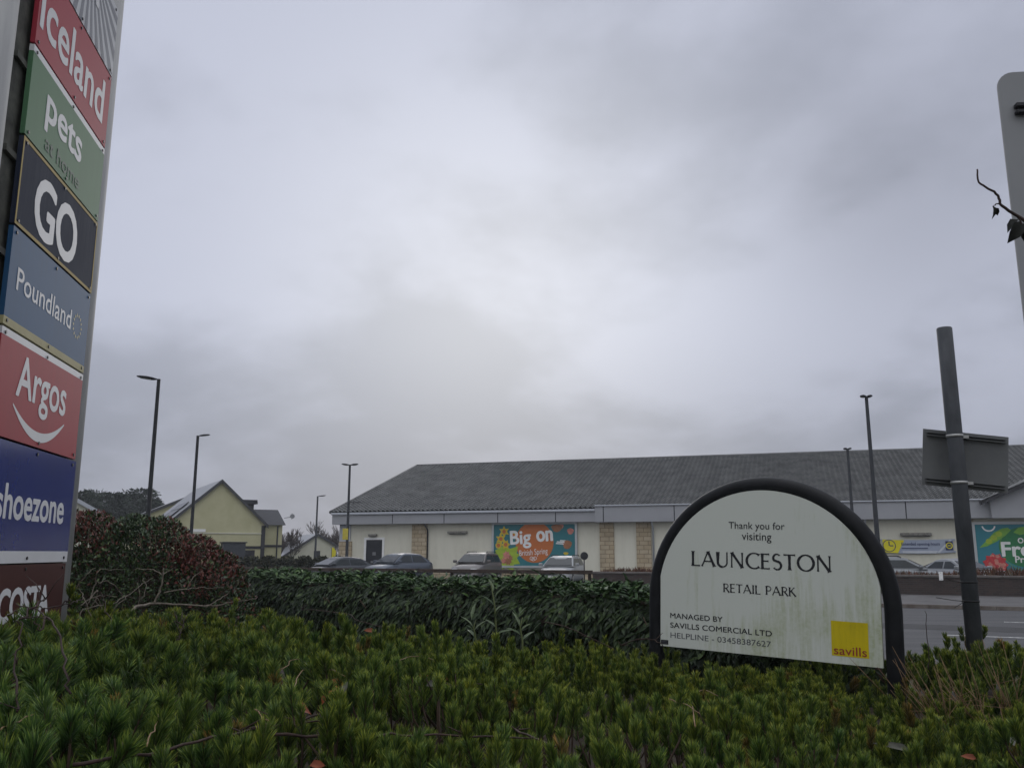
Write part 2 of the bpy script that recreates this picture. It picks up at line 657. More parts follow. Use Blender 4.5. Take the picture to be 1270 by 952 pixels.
strip('road', 15.6, 30.7, GZ, m_asph)
strip('car_park', 38.6, 54.0, GZ, m_asph, -60, 90)
for nm, p0, p1 in (('footway', 30.86, 38.1),):
    strip(nm, p0, p1, GZ + 0.11, m_pave)
b = MB()
for i in range(-120, 120):
    a, c = i * 0.92 + 0.006, (i + 1) * 0.92 - 0.006
    v = [rp(a, 30.7, GZ - 0.02), rp(c, 30.7, GZ - 0.02), rp(c, 30.86, GZ - 0.02), rp(a, 30.86, GZ - 0.02),
         rp(a, 30.72, GZ + 0.115), rp(c, 30.72, GZ + 0.115), rp(c, 30.86, GZ + 0.115), rp(a, 30.86, GZ + 0.115)]
    b.add(v, [(4, 5, 6, 7), (0, 1, 5, 4), (1, 2, 6, 5), (3, 0, 4, 7)])
tag(b.build('kerb', m_kerb), kind='structure')
b = MB()
for s0, s1, p in ((-0.42, 13.0, 21.05), (19.0, 25.0, 21.05), (31, 37, 21.05), (-11, -5, 21.05), (-23, -17, 21.05), (-35, -29, 21.05),
                  (0.9, 9, 25.6), (14, 18, 25.6), (-8, -4, 25.6), (-20, -16, 25.6), (-32, -28, 25.6)):
    b.quad(rp(s0, p - 0.06, GZ + 0.004), rp(s1, p - 0.06, GZ + 0.004), rp(s1, p + 0.06, GZ + 0.004), rp(s0, p + 0.06, GZ + 0.004))
tag(b.build('road_marking', m_line), kind='structure')
b = MB()
for s0, s1, p0, p1 in ((-3.0, 1.6, 22.3, 23.9), (0.9, 2.2, 17.2, 18.9), (-14, -9, 26, 27.5), (6, 9, 23, 25)):
    b.quad(rp(s0, p0, GZ + 0.003), rp(s1, p0, GZ + 0.003), rp(s1, p1, GZ + 0.003), rp(s0, p1, GZ + 0.003))
tag(b.build('road_patch', M('patch_asphalt', (0.018, 0.018, 0.02), 0.7, scale=3, col2=(0.034, 0.034, 0.036), bump=0.4, bscale=50)), kind='structure')


# planted bed: height of the shrub tops
def ztop(x, y):
    x = np.asarray(x, float)
    y = np.asarray(y, float)
    z = 1.6 - 0.575 - 0.077 * np.clip(x + 2.2, 0, 4.3)
    z = z + 0.035 * np.sin(1.9 * x + 0.7) * np.cos(1.6 * y) + 0.03 * np.sin(3.7 * x - 2.1 * y + 1)
    z = z - 0.16 * np.exp(-((x - 2.75) ** 2 + (y - 5.55) ** 2) / 0.45)
    z = z + 0.085 * np.clip((-2.0 - x) / 0.6, 0, 1) * np.clip((y - 3.2) / 1.2, 0, 1) * np.clip((7.0 - y) / 0.6, 0, 1)
    z = z + 0.05 * np.clip((x - 2.9) / 0.5, 0, 1) * np.clip((y - 6.4) / 0.6, 0, 1)
    z = z - 0.10 * np.clip((2.6 - y) / 1.6, 0, 1)
    z = z - 0.05 * np.exp(-((x - 2.0) ** 2 / 1.2 + (y - 6.0) ** 2 / 1.2))
    return z


def yback(x):
    x = np.asarray(x, float)
    return np.interp(x, [-9, -4.5, -3.0, -1.5, 0.0, 0.9, 1.3, 1.8, 3.2, 4.2, 7], [7.0, 7.4, 7.7, 7.5, 7.1, 7.25, 7.4, 7.2, 7.7, 8.0, 8.2])


b = MB()
xs = np.linspace(-9, 8, 69)
ts = np.linspace(0, 1, 40)
idx = {}
vs, fs = [], []
for i, x in enumerate(xs):
    for j, t in enumerate(ts):
        yb = float(yback(x))
        y = 0.2 + t * (yb + 2.2 - 0.2)
        zc = float(ztop(x, min(y, yb))) - 0.30
        if y > yb:
            k = min(1, (y - yb) / 1.4)
            zc = zc * (1 - k) + 0.0 * k
        if y > yb + 1.6:
            zc = zc + (-0.13 - zc) * min(1, (y - yb - 1.6) / 0.6)
        vs.append((x, y, zc + 0.03 * math.sin(9 * x + 4 * y) * math.cos(7 * y)))
n = len(ts)
for i in range(len(xs) - 1):
    for j in range(n - 1):
        fs.append((i * n + j, (i + 1) * n + j, (i + 1) * n + j + 1, i * n + j + 1))
b.add(vs, fs, 0, True)
tag(b.build('soil', m_earth), kind='structure')

# ------------------------------------------------------------------ supermarket
F0 = np.array([-11.7, 62.0, GZ])
FD = np.array([0.9526, -0.3043, 0])
FN = np.array([0.3043, 0.9526, 0])
FANG = math.atan2(FD[1], FD[0])


def fx(u, v, back=0.0):
    q = hit(u, v, F0 + FN * back, FN) - F0
    return float(q @ FD), float(q[2])


m_render = streaked('cream_render', (0.66, 0.64, 0.54), (0.48, 0.46, 0.37), (0.45, 0.82), 1.6, 0.28, 0.85, 0.35, 3)
m_fascia = M('grey_fascia', (0.305, 0.31, 0.33), 0.6, var=0.05, scale=0.6)
m_gutter = M('pale_gutter', (0.40, 0.42, 0.46), 0.45, var=0.08)
m_dark = M('dark_metal', (0.02, 0.02, 0.024), 0.45, var=0.2)
m_grey = M('grey_metal', (0.16, 0.165, 0.175), 0.5, var=0.1)
m_frame = M('poster_frame', (0.42, 0.44, 0.45), 0.4, var=0.06, metal=0.3)
m_doorp = M('black_door', (0.015, 0.016, 0.022), 0.35, var=0.15)
m_white = M('white_paint', (0.75, 0.75, 0.74), 0.5, var=0.05)
m_ltfix = M('weathered_light', (0.12, 0.115, 0.10), 0.6, scale=12, col2=(0.27, 0.26, 0.23))

# stone blocks
m_stone = bpy.data.materials.new('sandstone_blocks')
m_stone.use_nodes = True
t = m_stone.node_tree
p = t.nodes['Principled BSDF']
p.inputs['Roughness'].default_value = 0.9
c = N(t, 'ShaderNodeTexCoord')
s = N(t, 'ShaderNodeSeparateXYZ')
L(t, c.outputs['Object'], s.inputs[0])
cb = N(t, 'ShaderNodeCombineXYZ')
L(t, math_node(t, 'ADD', s.outputs[0], s.outputs[1]), cb.inputs[0])
L(t, s.outputs[2], cb.inputs[1])
bt = N(t, 'ShaderNodeTexBrick')
bt.inputs['Color1'].default_value = (0.50, 0.40, 0.26, 1)
bt.inputs['Color2'].default_value = (0.60, 0.50, 0.35, 1)
bt.inputs['Mortar'].default_value = (0.24, 0.18, 0.11, 1)
bt.inputs['Scale'].default_value = 1.0
bt.inputs['Mortar Size'].default_value = 0.018
bt.inputs['Brick Width'].default_value = 0.55
bt.inputs['Row Height'].default_value = 0.27
L(t, cb.outputs[0], bt.inputs['Vector'])
nz = N(t, 'ShaderNodeTexNoise')
nz.inputs['Scale'].default_value = 2.0
L(t, c.outputs['Object'], nz.inputs['Vector'])
mm = N(t, 'ShaderNodeMix', data_type='RGBA', blend_type='MULTIPLY')
mm.inputs[0].default_value = 0.5
L(t, bt.outputs[0], mm.inputs[6])
L(t, nz.outputs[0], mm.inputs[7])
L(t, mm.outputs[2], p.inputs['Base Color'])

mk = empty('supermarket', tuple(F0), FANG, 'long low cream and sandstone supermarket under a grey tiled roof', 'building')
XL = fx(421.5, 690)[0]
XR = 56.0
HF = fx(600, 648.5)[1]              # soffit height
DEP = 26.0
b = MB()
b.box(XL, XR, 0.02, DEP, -0.05, HF + 0.2)
b.build('wall', m_render, mk)
b = MB()                            # plinth of stone along the foot
zp = 0.42
for a, c2 in ((XL - 0.012, fx(453, 690)[0] - 0.1), (fx(474.5, 690)[0] + 0.1, XR)):
    b.box(a, c2, -0.045, 0.02, -0.05, zp)
b.build('plinth', m_stone, mk)
for u0, u1 in ((511, 529.5), (744.2, 761.8), (789.7, 808), (1060, 1072), (1201, 1209.5)):
    b = MB()
    b.box(fx(u0, 680)[0], fx(u1, 680)[0], -0.09, 0.02, zp + 0.002, HF - 0.01)
    b.build('pilaster', m_stone, mk)
b = MB()
b.box(XL - 0.05, fx(436, 690)[0], -0.12, 0.015, -0.05, fx(430, 671)[1])
b.build('corner_pier', m_stone, mk)
b = MB()
b.box(XL - 0.04, fx(435, 660)[0], -0.10, 0.015, fx(430, 671)[1] + 0.003, HF - 0.01)
b.build('corner_panel', m_gutter, mk)
# fascia in two heights
x_e = fx(417.3, 645)[0]
x_s = fx(740.5, 640)[0]
zt1 = fx(600, 636.5)[1]
zt2 = fx(800, 627.5)[1]
b = MB()
b.box(x_e, x_s, -0.62, 0.35, HF, zt1)
b.box(x_e + 0.04, x_e + 0.62, 0.35, DEP, HF, zt1)
b.box(x_s, XR + 0.6, -0.70, 0.35, HF - 0.03, zt2)
for u in (491.6, 555, 621, 692):
    xj = fx(u, 642)[0]
    b.box(xj - 0.03, xj + 0.03, -0.624, -0.60, HF + 0.002, zt1 - 0.004, 1)
for u in (751, 838, 926, 1056, 1122, 1229):
    xj = fx(u, 636)[0]
    b.box(xj - 0.03, xj + 0.03, -0.704, -0.68, HF - 0.028, zt2 - 0.004, 1)
b.build('fascia', [m_fascia, m_dark], mk)
b = MB()
b.box(x_e - 0.05, x_s, -0.76, -0.56, zt1 + 0.004, zt1 + 0.16, ch=0.03)
b.box(x_s, XR + 0.6, -0.78, -0.6, zt2 + 0.004, zt2 + 0.08, ch=0.02)
b.build('gutter', m_gutter, mk)

# roof: lapped rolled tiles
m_tile = M('grey_roof_tile', (0.07, 0.072, 0.073), 0.7, scale=1.1, col2=(0.145, 0.147, 0.147), bump=0.2, bscale=25, spec=0.3)
RY = 13.0
rx0, rz = fx(517, 578, RY)
EY = -0.72
zE = zt1 + 0.15
xEl = x_e - 0.1
rows = 42
pts_per = 6
tile_w = 0.33
nx = int((XR + 1 - xEl) / tile_w * pts_per)
prof = np.array([0.0, 0.06, 0.08, 0.065, 0.015, 0.0])
xg = xEl + np.arange(nx + 1) * tile_w / pts_per
hg = prof[np.arange(nx + 1) % pts_per]
V, T = [], []
base = 0
for r_ in range(rows):
    for k, (tt, lift) in enumerate(((r_ / rows, 0.075), ((r_ + 1.0) / rows, 0.0))):
        yy = EY + (RY - EY) * tt
        z0 = zE + (rz - zE) * tt
        hx = xEl + (rx0 - xEl) * tt
        X = np.maximum(xg, hx)
        V.append(np.stack([X, np.full_like(X, yy), z0 + lift + hg], 1))
    a = base + np.arange(nx)
    c2 = a + nx + 1
    T.append(np.concatenate([np.stack([a, a + 1, c2 + 1], 1), np.stack([a, c2 + 1, c2], 1)]))
    if r_:                      # riser under the lap
        d = base - (nx + 1) + np.arange(nx)
        T.append(np.concatenate([np.stack([d, d + 1, a + 1], 1), np.stack([d, a + 1, a], 1)]))
    base += 2 * (nx + 1)
V = np.concatenate(V)
T = np.concatenate(T)
roof = np_mesh('roof', V, T, m_tile, mk)
b = MB()                            # hip end and back slope, ridge and hip caps
b.add([(xEl, EY, zE), (rx0, RY, rz), (xEl, 2 * RY - EY, zE)], [(0, 2, 1)])
b.add([(rx0, RY, rz), (XR + 1, RY, rz), (XR + 1, 2 * RY - EY, zE), (xEl, 2 * RY - EY, zE)], [(0, 1, 2, 3)])
b.add([(XR + 1, EY, zE), (XR + 1, RY, rz), (XR + 1, 2 * RY - EY, zE)], [(0, 1, 2)])
b.tube([(rx0, RY, rz + 0.03), (XR + 1, RY, rz + 0.03)], 0.13, 8)
b.tube([(xEl, EY, zE + 0.05), (rx0, RY, rz + 0.03)], 0.12, 8)
b.build('ridge_tiles', m_tile, mk)
# gabled porch at the far right
gx, gz = fx(1227, 621.5, -0.9)
ax, az = fx(1352, 569, -0.9)
b = MB()
b.add([(gx, -0.92, gz), (ax, -0.92, az), (2 * ax - gx, -0.92, gz), (2 * ax - gx, -0.92, HF - 0.05), (gx + 0.05, -0.92, HF - 0.05)], [(0, 1, 2, 3, 4)])
b.build('porch_gable', m_fascia, mk, recalc=False)
b = MB()
for sx_ in (0, 1):
    a_ = (gx - 0.5, gz - 0.2) if not sx_ else (2 * ax - gx + 0.5, gz - 0.2)
    b.prism([(a_[0], a_[1]), (ax, az), (ax, az + 0.28), (a_[0], a_[1] + 0.2)], -1.35, -0.93, 0)
    b.add([(a_[0], -1.35, a_[1] + 0.24), (ax, -1.35, az + 0.32), (ax, 7.0, az + 0.32), (a_[0], 7.0, a_[1] + 0.24)], [(0, 1, 2, 3)], 1)
b.build('porch_roof', [m_dark, m_tile], mk)
# door
x0, x1 = fx(453.8, 690)[0], fx(473.8, 690)[0]
zd = fx(463, 669)[1]
b = MB()
b.box(x0 - 0.16, x0, -0.03, 0.02, -0.04, zd + 0.16)
b.box(x1, x1 + 0.16, -0.03, 0.02, -0.04, zd + 0.16)
b.box(x0, x1, -0.03, 0.02, zd, zd + 0.16)
fr = b.build('door_frame', m_white, mk)
b = MB()
b.box(x0 + 0.004, x1 - 0.004, -0.012, 0.02, -0.04, zd - 0.004)
b.box(x0 + 0.38, x1 - 0.42, -0.018, -0.012, 1.0, 1.14, 1)
b.box(x0 + 0.5, x1 - 0.48, -0.018, -0.012, 1.52, 1.74, 1)
dr = b.build('door', [m_doorp, m_grey], mk)
b = MB()
b.tube([(x1 - 0.15, -0.05, 1.05), (x1 - 0.15, -0.05, 1.3)], 0.018, 6)
b.build('handle', m_grey, dr)


def wall_light(u0, u1, v, hgt):
    a, z = fx(u0, v)
    c2 = fx(u1, v)[0]
    b = MB()
    b.box(a, c2, -0.22, 0.018, z - hgt, z, ch=0.03)
    b.box(a + 0.1, c2 - 0.1, -0.19, -0.05, z - hgt - 0.03, z - hgt - 0.002, 1)
    b.build('wall_light', [m_ltfix, m_dark], mk)


wall_light(556, 580, 658.5, 0.16)
wall_light(1116, 1155, 660.5, 0.17)
wall_light(458, 468, 662, 0.16)
wall_light(1063, 1069, 648, 0.2)
for u in (530.6, 810.5, 1074):
    xq = fx(u, 670)[0]
    b = MB()
    b.tube([(xq, -0.55, HF + 0.02), (xq, -0.5, HF - 0.12), (xq, -0.08, HF - 0.4), (xq, -0.08, 0.0)], 0.055, 8)
    b.build('drainpipe', m_gutter if u > 800 else m_dark, mk)
# aerial-like bracket on the hip end
b = MB()
bx, bz = fx(438, 623, 1.0)
b.tube([(bx, 1.0, bz - 0.4), (bx, 1.0, bz), (bx - 0.4, 1.0, bz + 0.05), (bx + 0.5, 1.0, bz + 0.02)], 0.03, 6)
b.build('bracket', m_dark, mk)

# ------------------------------------------------------------------ posters on the supermarket wall
m_teal = M('poster_teal', (0.025, 0.16, 0.185), 0.5, var=0.06, scale=0.8)
m_teal2 = M('poster_blue_teal', (0.025, 0.19, 0.24), 0.5, var=0.06, scale=0.8)
m_orange = M('poster_orange', (0.48, 0.14, 0.035), 0.5, var=0.05)
m_yel = M('poster_yellow', (0.55, 0.42, 0.03), 0.5, var=0.1)
m_ygr = M('poster_lime', (0.30, 0.42, 0.03), 0.5, var=0.15)
m_grn = M('poster_green', (0.02, 0.17, 0.06), 0.5, var=0.1)
m_lgrn = M('poster_leaf', (0.16, 0.36, 0.05), 0.5, var=0.15)
m_red = M('poster_red', (0.48, 0.04, 0.045), 0.5, var=0.2, scale=9)
m_pink = M('poster_pink', (0.52, 0.20, 0.16), 0.5, var=0.2, scale=6)
m_brn = M('poster_brown', (0.30, 0.13, 0.06), 0.5, var=0.2, scale=6)


def star(mb, cx_, cz_, r0, r1, n, y, mi, ph=0.0):
    P = []
    for i in range(2 * n):
        r_ = r1 if i % 2 == 0 else r0
        t_ = ph + math.pi * i / n
        P.append((cx_ + r_ * math.cos(t_), cz_ + r_ * math.sin(t_)))
    for i in range(2 * n):
        mb.add([(cx_, y, cz_), (P[i][0], y, P[i][1]), (P[(i + 1) % (2 * n)][0], y, P[(i + 1) % (2 * n)][1])], [(0, 1, 2)], mi)


def billboard(u0, u1, v0, v1, label, x1=None):
    xa, za = fx(u0, v1)
    xb = x1 if x1 else fx(u1, v1)[0]
    zb = fx((u0 + min(u1, 1270)) / 2, v0)[1]
    loc = F0 + FD * xa + FN * -0.10 + np.array([0, 0, za])
    e = empty('billboard', tuple(loc), FANG, label, 'billboard', 'billboards on the supermarket wall')
    wd, ht = xb - xa, zb - za
    b = MB()
    t_ = 0.14
    b.box(0, wd, -0.09, 0.08, 0, t_)
    b.box(0, wd, -0.09, 0.08, ht - t_, ht)
    b.box(0, t_, -0.09, 0.08, t_, ht - t_)
    b.box(wd - t_, wd, -0.09, 0.08, t_, ht - t_)
    b.build('frame', m_frame, e)
    return e, wd, ht, xa, za


e, wd, ht, xa, za = billboard(610.8, 717, 647.3, 703.5, 'teal poster with orange circle reading Big on British Spring')
b = MB()
b.box(0.14, wd - 0.14, -0.03, 0.05, 0.14, ht - 0.14)


def bx_(u, v):
    q = fx(u, v)
    return q[0] - xa, q[1] - za


Y0 = -0.034
cx_, cz_ = bx_(663.5, 672)
rr = (bx_(687, 672)[0] - bx_(640, 672)[0]) / 2
pol = [(cx_ + rr * math.cos(R(a)), min(cz_ + rr * 1.02 * math.sin(R(a)), ht - 0.15)) for a in range(0, 360, 6)]
b.flat(pol, Y0, 1)
random.seed(3)
for (u, v, r_) in ((626, 659, 7), (622, 668, 7), (628, 675, 6), (619, 676, 4), (637, 664, 3)):
    q = bx_(u, v)
    star(b, q[0], q[1], 0.2, r_ * 0.055, 6, Y0 - 0.004 - random.random() * 0.003, 2, random.random())
    disc(b, q[0], q[1], 0.13, 0.13, Y0 - 0.010, 1, 14)
q = bx_(629, 690)
star(b, q[0] - 0.05, q[1] - 0.15, 0.55, 1.05, 5, Y0 - 0.004, 3, 0.3)
pp = [bx_(u, v) for u, v in ((615, 682), (624, 677), (634, 680), (643, 677), (641, 690), (646, 699), (616, 701))]
b.flat(pp, Y0 - 0.002, 3)
for (u, v, r_, mi) in ((629, 688, 0.30, 5), (633, 692, 0.26, 6), (626, 695, 0.24, 5), (631, 697, 0.28, 6)):
    q = bx_(u, v)
    star(b, q[0], max(q[1], 0.4), r_ * 0.6, r_, 7, Y0 - 0.012 - r_ * 0.01, mi, r_ * 9)
for (u, v, rx_, rz_, mi) in ((691, 654.5, 0.42, 0.26, 6), (696.5, 652.5, 0.20, 0.16, 5), (708, 658.5, 0.26, 0.20, 5), (704, 675, 0.36, 0.28, 6), (705, 673.5, 0.24, 0.16, 5), (702.5, 686, 0.2, 0.09, 2)):
    q = bx_(u, v)
    pol = [(q[0] + rx_ * (0.85 + 0.15 * math.sin(a * 3.1)) * math.cos(a), min(q[1] + rz_ * math.sin(a), ht - 0.16)) for a in np.linspace(0, 2 * math.pi, 14)[:-1]]
    b.flat(pol, Y0 - 0.004 - rz_ * 0.01, mi)
for (u, v) in ((691, 672), (695, 670.5), (690, 674)):
    q = bx_(u, v)
    b.flat([(q[0], q[1]), (q[0] + 0.55, q[1] - 0.05), (q[0] + 0.5, q[1] + 0.03), (q[0] + 0.02, q[1] + 0.06)], Y0 - 0.006 - 0.0007 * (v - 670), 4)
b.build('poster', [m_teal, m_orange, m_yel, m_ygr, m_white, m_pink, m_brn], e)
b = MB()
a, c2 = bx_(633.5, 677), bx_(659.5, 657.5)
put_text(b, 'Big', a[0], c2[0], bx_(640, 680)[1], c2[1] + 0.02, Y0 - 0.02, 0.055, rot=0.05)
put_text(b, 'on', bx_(665.8, 670)[0], bx_(686.5, 670)[0], bx_(676, 671.3)[1], bx_(676, 657.5)[1], Y0 - 0.021, 0.06, rot=0.06)
put_text(b, 'British Spring', bx_(645, 685)[0], bx_(680, 685)[0], bx_(660, 690)[1], bx_(660, 680.5)[1], Y0 - 0.022, 0.0, rot=0.08)
for k in range(3):
    q = bx_(660 + 2.2 * k, 692 + (k % 2))
    ring(b, q[0], q[1], 0.09, 0.12, Y0 - 0.02 - 0.001 * k, 0, 12)
b.build('lettering', m_white, e)

e, wd, ht, xa, za = billboard(1210.3, 1330, 646.8, 710, 'teal poster with green circle, pea pod and red raspberry', None)
b = MB()
b.box(0.14, wd - 0.14, -0.03, 0.05, 0.14, ht - 0.14)
cx_, cz_ = bx_(1272, 678)
rr = bx_(1272, 678)[0] - bx_(1238, 678)[0]
disc(b, cx_, cz_, rr, min(rr, ht / 2 - 0.3), Y0, 1, 40)
ring(b, cx_, cz_, rr * 0.93, rr * 0.95, Y0 - 0.004, 2, 40, 150, 300)
pp = [bx_(u, v) for u, v in ((1214, 679), (1222, 671), (1232, 660), (1242, 655), (1249, 654), (1253, 657), (1246, 664), (1236, 671), (1224, 677))]
b.flat(pp, Y0 - 0.006, 2)
for (u, v) in ((1226, 671), (1232, 666.5), (1238, 662)):
    q = bx_(u, v)
    disc(b, q[0], q[1], 0.17, 0.15, Y0 - 0.010, 5, 14)
pp = [bx_(u, v) for u, v in ((1256, 660), (1262, 654), (1274, 652), (1290, 654), (1278, 660), (1264, 663))]
b.flat(pp, Y0 - 0.008, 2)
q = bx_(1234, 700)
star(b, q[0], q[1], 0.52, 0.66, 11, Y0 - 0.006, 3)
random.seed(5)
for k in range(26):
    a_ = random.random() * 6.28
    r_ = 0.5 * math.sqrt(random.random())
    disc(b, q[0] + r_ * math.cos(a_), q[1] + r_ * math.sin(a_), 0.11, 0.10, Y0 - 0.010 - 0.0005 * k, 3 if k % 2 else 6, 10)
ring(b, *bx_(1225, 651), 0.28, 0.36, Y0 - 0.005, 4, 20, 190, 350)
b.build('poster', [m_teal2, m_grn, m_lgrn, m_red, m_white, m_ygr, m_pink], e)
b = MB()
put_text(b, 'O', bx_(1261.3, 670)[0], bx_(1268.6, 670)[0], bx_(1265, 673.5)[1], bx_(1265, 666.5)[1], Y0 - 0.02, 0.06)
put_text(b, 'Fresh', bx_(1241, 680)[0], bx_(1303, 680)[0], bx_(1250, 690)[1], bx_(1250, 671.5)[1], Y0 - 0.021, 0.06)
put_text(b, 'Produce', bx_(1258, 692)[0], bx_(1301, 692)[0], bx_(1263, 697.5)[1], bx_(1263, 689)[1], Y0 - 0.022, 0.04)
b.build('lettering', m_white, e)

# banner
xa, za = fx(1095, 684.5)
xb, zb = fx(1183, 684.5)[0], fx(1130, 668.2)[1]
wd, ht = xb - xa, zb - za
m_ban = M('banner_vinyl', (0.32, 0.36, 0.45), 0.5, var=0.08, scale=1.5)
m_byel = M('banner_yellow', (0.68, 0.60, 0.02), 0.5, var=0.05)
m_bpale = M('banner_pale', (0.50, 0.53, 0.58), 0.5, var=0.05)
m_navy = M('ink_navy', (0.02, 0.03, 0.10), 0.5, var=0.05)
bn = empty('banner', tuple(F0 + FD * xa + FN * -0.08 + np.array([0, 0, za])), FANG, 'long pale banner with yellow clock end reading Extended opening hours', 'banner')
b = MB()
K = 24
sag = lambda x: -0.10 * math.sin(math.pi * min(1, max(0, x / wd)))
vs, fs = [], []
for i in range(K + 1):
    x = wd * i / K
    yy = -0.02 - 0.015 * math.sin(i * 1.7)
    vs += [(x, yy, sag(x) * 0.9), (x, yy, ht + sag(x) * 0.5)]
    if i:
        fs.append((2 * i - 2, 2 * i, 2 * i + 1, 2 * i - 1))
b.add(vs, fs, 0, True)
b.box(-0.1, 0.0, -0.03, 0.06, ht - 0.08, ht)
b.box(wd, wd + 0.1, -0.03, 0.06, ht - 0.08, ht)
b.box(-0.1, 0.0, -0.03, 0.06, 0, 0.08)
b.box(wd, wd + 0.1, -0.03, 0.06, 0.0, 0.08)
b.build('sheet', m_ban, bn)
b = MB()
yw = wd * 0.24
b.flat([(0.01, 0.0), (yw - 0.1, -0.05), (yw + 0.28, ht - 0.06), (0.01, ht - 0.01)], -0.045, 0)
b.flat([(wd * 0.76, 0.02 - 0.06), (wd * 0.80, -0.04), (wd * 0.985, ht - 0.06), (wd * 0.95, ht - 0.04)], -0.046, 1)
b.flat([(wd * 0.28, 0.02 - 0.07), (wd * 0.75, -0.06), (wd * 0.775, 0.08), (wd * 0.28, 0.07)], -0.047, 1)
ck = wd * 0.095
ring(b, ck, ht * 0.5, 0.31, 0.355, -0.05, 2, 30)
b.box(ck - 0.03, ck + 0.03, -0.053, -0.051, ht * 0.5, ht * 0.5 + 0.26, 2)
b.box(ck + 0.031, ck + 0.22, -0.053, -0.051, ht * 0.5 - 0.03, ht * 0.5 + 0.03, 2)
b.box(wd * 0.89, wd * 0.99, -0.055, -0.05, 0.12, 0.62, 2)
ring(b, wd * 0.94, 0.37, 0.13, 0.18, -0.058, 0, 24)
b.box(wd * 0.94 - 0.10, wd * 0.94 + 0.10, -0.060, -0.057, 0.35, 0.39, 0)
b.build('print', [m_byel, m_bpale, m_navy], bn)
b = MB()
put_text(b, 'Extended opening hours', wd * 0.27, wd * 0.81, ht * 0.47, ht * 0.75, -0.058, 0.02)
b.box(wd * 0.27, wd * 0.64, -0.058, -0.05, ht * 0.285, ht * 0.34)
b.build('lettering', m_navy, bn)

# ------------------------------------------------------------------ boundary wall with dead bedding above, rail to the left
m_brick = bpy.data.materials.new('dark_brick')
m_brick.use_nodes = True
t = m_brick.node_tree
p = t.nodes['Principled BSDF']
p.inputs['Roughness'].default_value = 0.9
c = N(t, 'ShaderNodeTexCoord')
s = N(t, 'ShaderNodeSeparateXYZ')
L(t, c.outputs['Object'], s.inputs[0])
cb = N(t, 'ShaderNodeCombineXYZ')
L(t, s.outputs[0], cb.inputs[0])
L(t, s.outputs[2], cb.inputs[1])
bt = N(t, 'ShaderNodeTexBrick')
bt.inputs['Color1'].default_value = (0.030, 0.020, 0.018, 1)
bt.inputs['Color2'].default_value = (0.055, 0.034, 0.028, 1)
bt.inputs['Mortar'].default_value = (0.05, 0.045, 0.042, 1)
bt.inputs['Mortar Size'].default_value = 0.010
bt.inputs['Brick Width'].default_value = 0.225
bt.inputs['Row Height'].default_value = 0.075
bt.inputs['Scale'].default_value = 1.0
L(t, cb.outputs[0], bt.inputs['Vector'])
L(t, bt.outputs[0], p.inputs['Base Color'])
m_cop = M('stone_coping', (0.07, 0.06, 0.055), 0.85, scale=2.5, col2=(0.15, 0.135, 0.125), bump=0.2)
WANG = math.atan2(ED[1], ED[0])
PW = 38.19
sA = float(np.dot(at(745, 700, 41.8)[:2], ED))
wl = empty('boundary_wall', rp(sA, PW, GZ), WANG, 'low dark brick wall with stone coping along the footway', 'wall')
b = MB()
b.box(0, 60, 0, 0.35, -0.02, 0.76)
b.build('brickwork', m_brick, wl)
b = MB()
for i in range(66):
    b.box(i * 0.915, i * 0.915 + 0.905, -0.05, 0.40, 0.762, 0.85, ch=0.012)
b.build('coping', m_cop, wl)
# small white notice on the wall
q = hit(1167, 714, np.array(rp(sA, PW, 0)), np.array([PD[0], PD[1], 0]))
wn = empty('wall_notice', (q[0], q[1], q[2]), WANG, 'small blank white plate fixed below the wall coping', 'plate')
b = MB()
b.box(-0.07, 0.07, -0.075, -0.052, -0.16, 0.16, ch=0.006)
b.build('plate', m_white, wn)
for zz_ in (-0.12, 0.12):
    b = MB()
    b.tube([(0, -0.08, zz_), (0, -0.0745, zz_)], 0.012, 6)
    b.build('screw', m_grey, wn)
# raised planting behind the wall, dead stalks
m_stalk = leafmat('dead_stalk', [(0, (0.05, 0.022, 0.015)), (0.6, (0.12, 0.05, 0.03)), (1, (0.10, 0.075, 0.04))], 0.8, 0.2)
n = 5200
S = sA + rng.uniform(0.2, 40, n)
PP = PW + 0.42 + rng.random(n) ** 1.3 * 1.3
P = np.stack([ED[0] * S + PD[0] * PP, ED[1] * S + PD[1] * PP, np.full(n, GZ + 0.72)], 1)
A = norm(np.stack([rng.normal(0, 0.4, n), rng.normal(0, 0.4, n), np.ones(n)], 1))
hh = 0.22 + 0.16 * np.sin(S * 0.9) * np.sin(S * 0.33 + 1) + rng.random(n) * 0.16
V, T = leaves(P, A, norm(rng.normal(0, 1, (n, 3))), hh, 0.045, 0.1, 0.2)
tag(np_mesh('dead_bedding', V, T, m_stalk), 'strip of dead reddish brown stalks growing above the brick wall', 'bedding plants', kind='stuff')
# timber rail at the left
m_rail = M('stained_timber', (0.022, 0.014, 0.010), 0.8, scale=5, col2=(0.05, 0.032, 0.022))
rl = empty('rail_fence', rp(sA, PW + 0.1, GZ), WANG, 'long low dark timber rail fence in front of the parked cars', 'fence')
b = MB()
b.box(-36, -0.05, -0.06, 0.06, 0.72, 0.90, ch=0.015)
b.build('rail', m_rail, rl)
for i in range(15):
    b = MB()
    b.box(-0.3 - i * 2.45, -0.18 - i * 2.45, 0.065, 0.185, -0.02, 0.84)
    b.build('post', m_rail, rl)

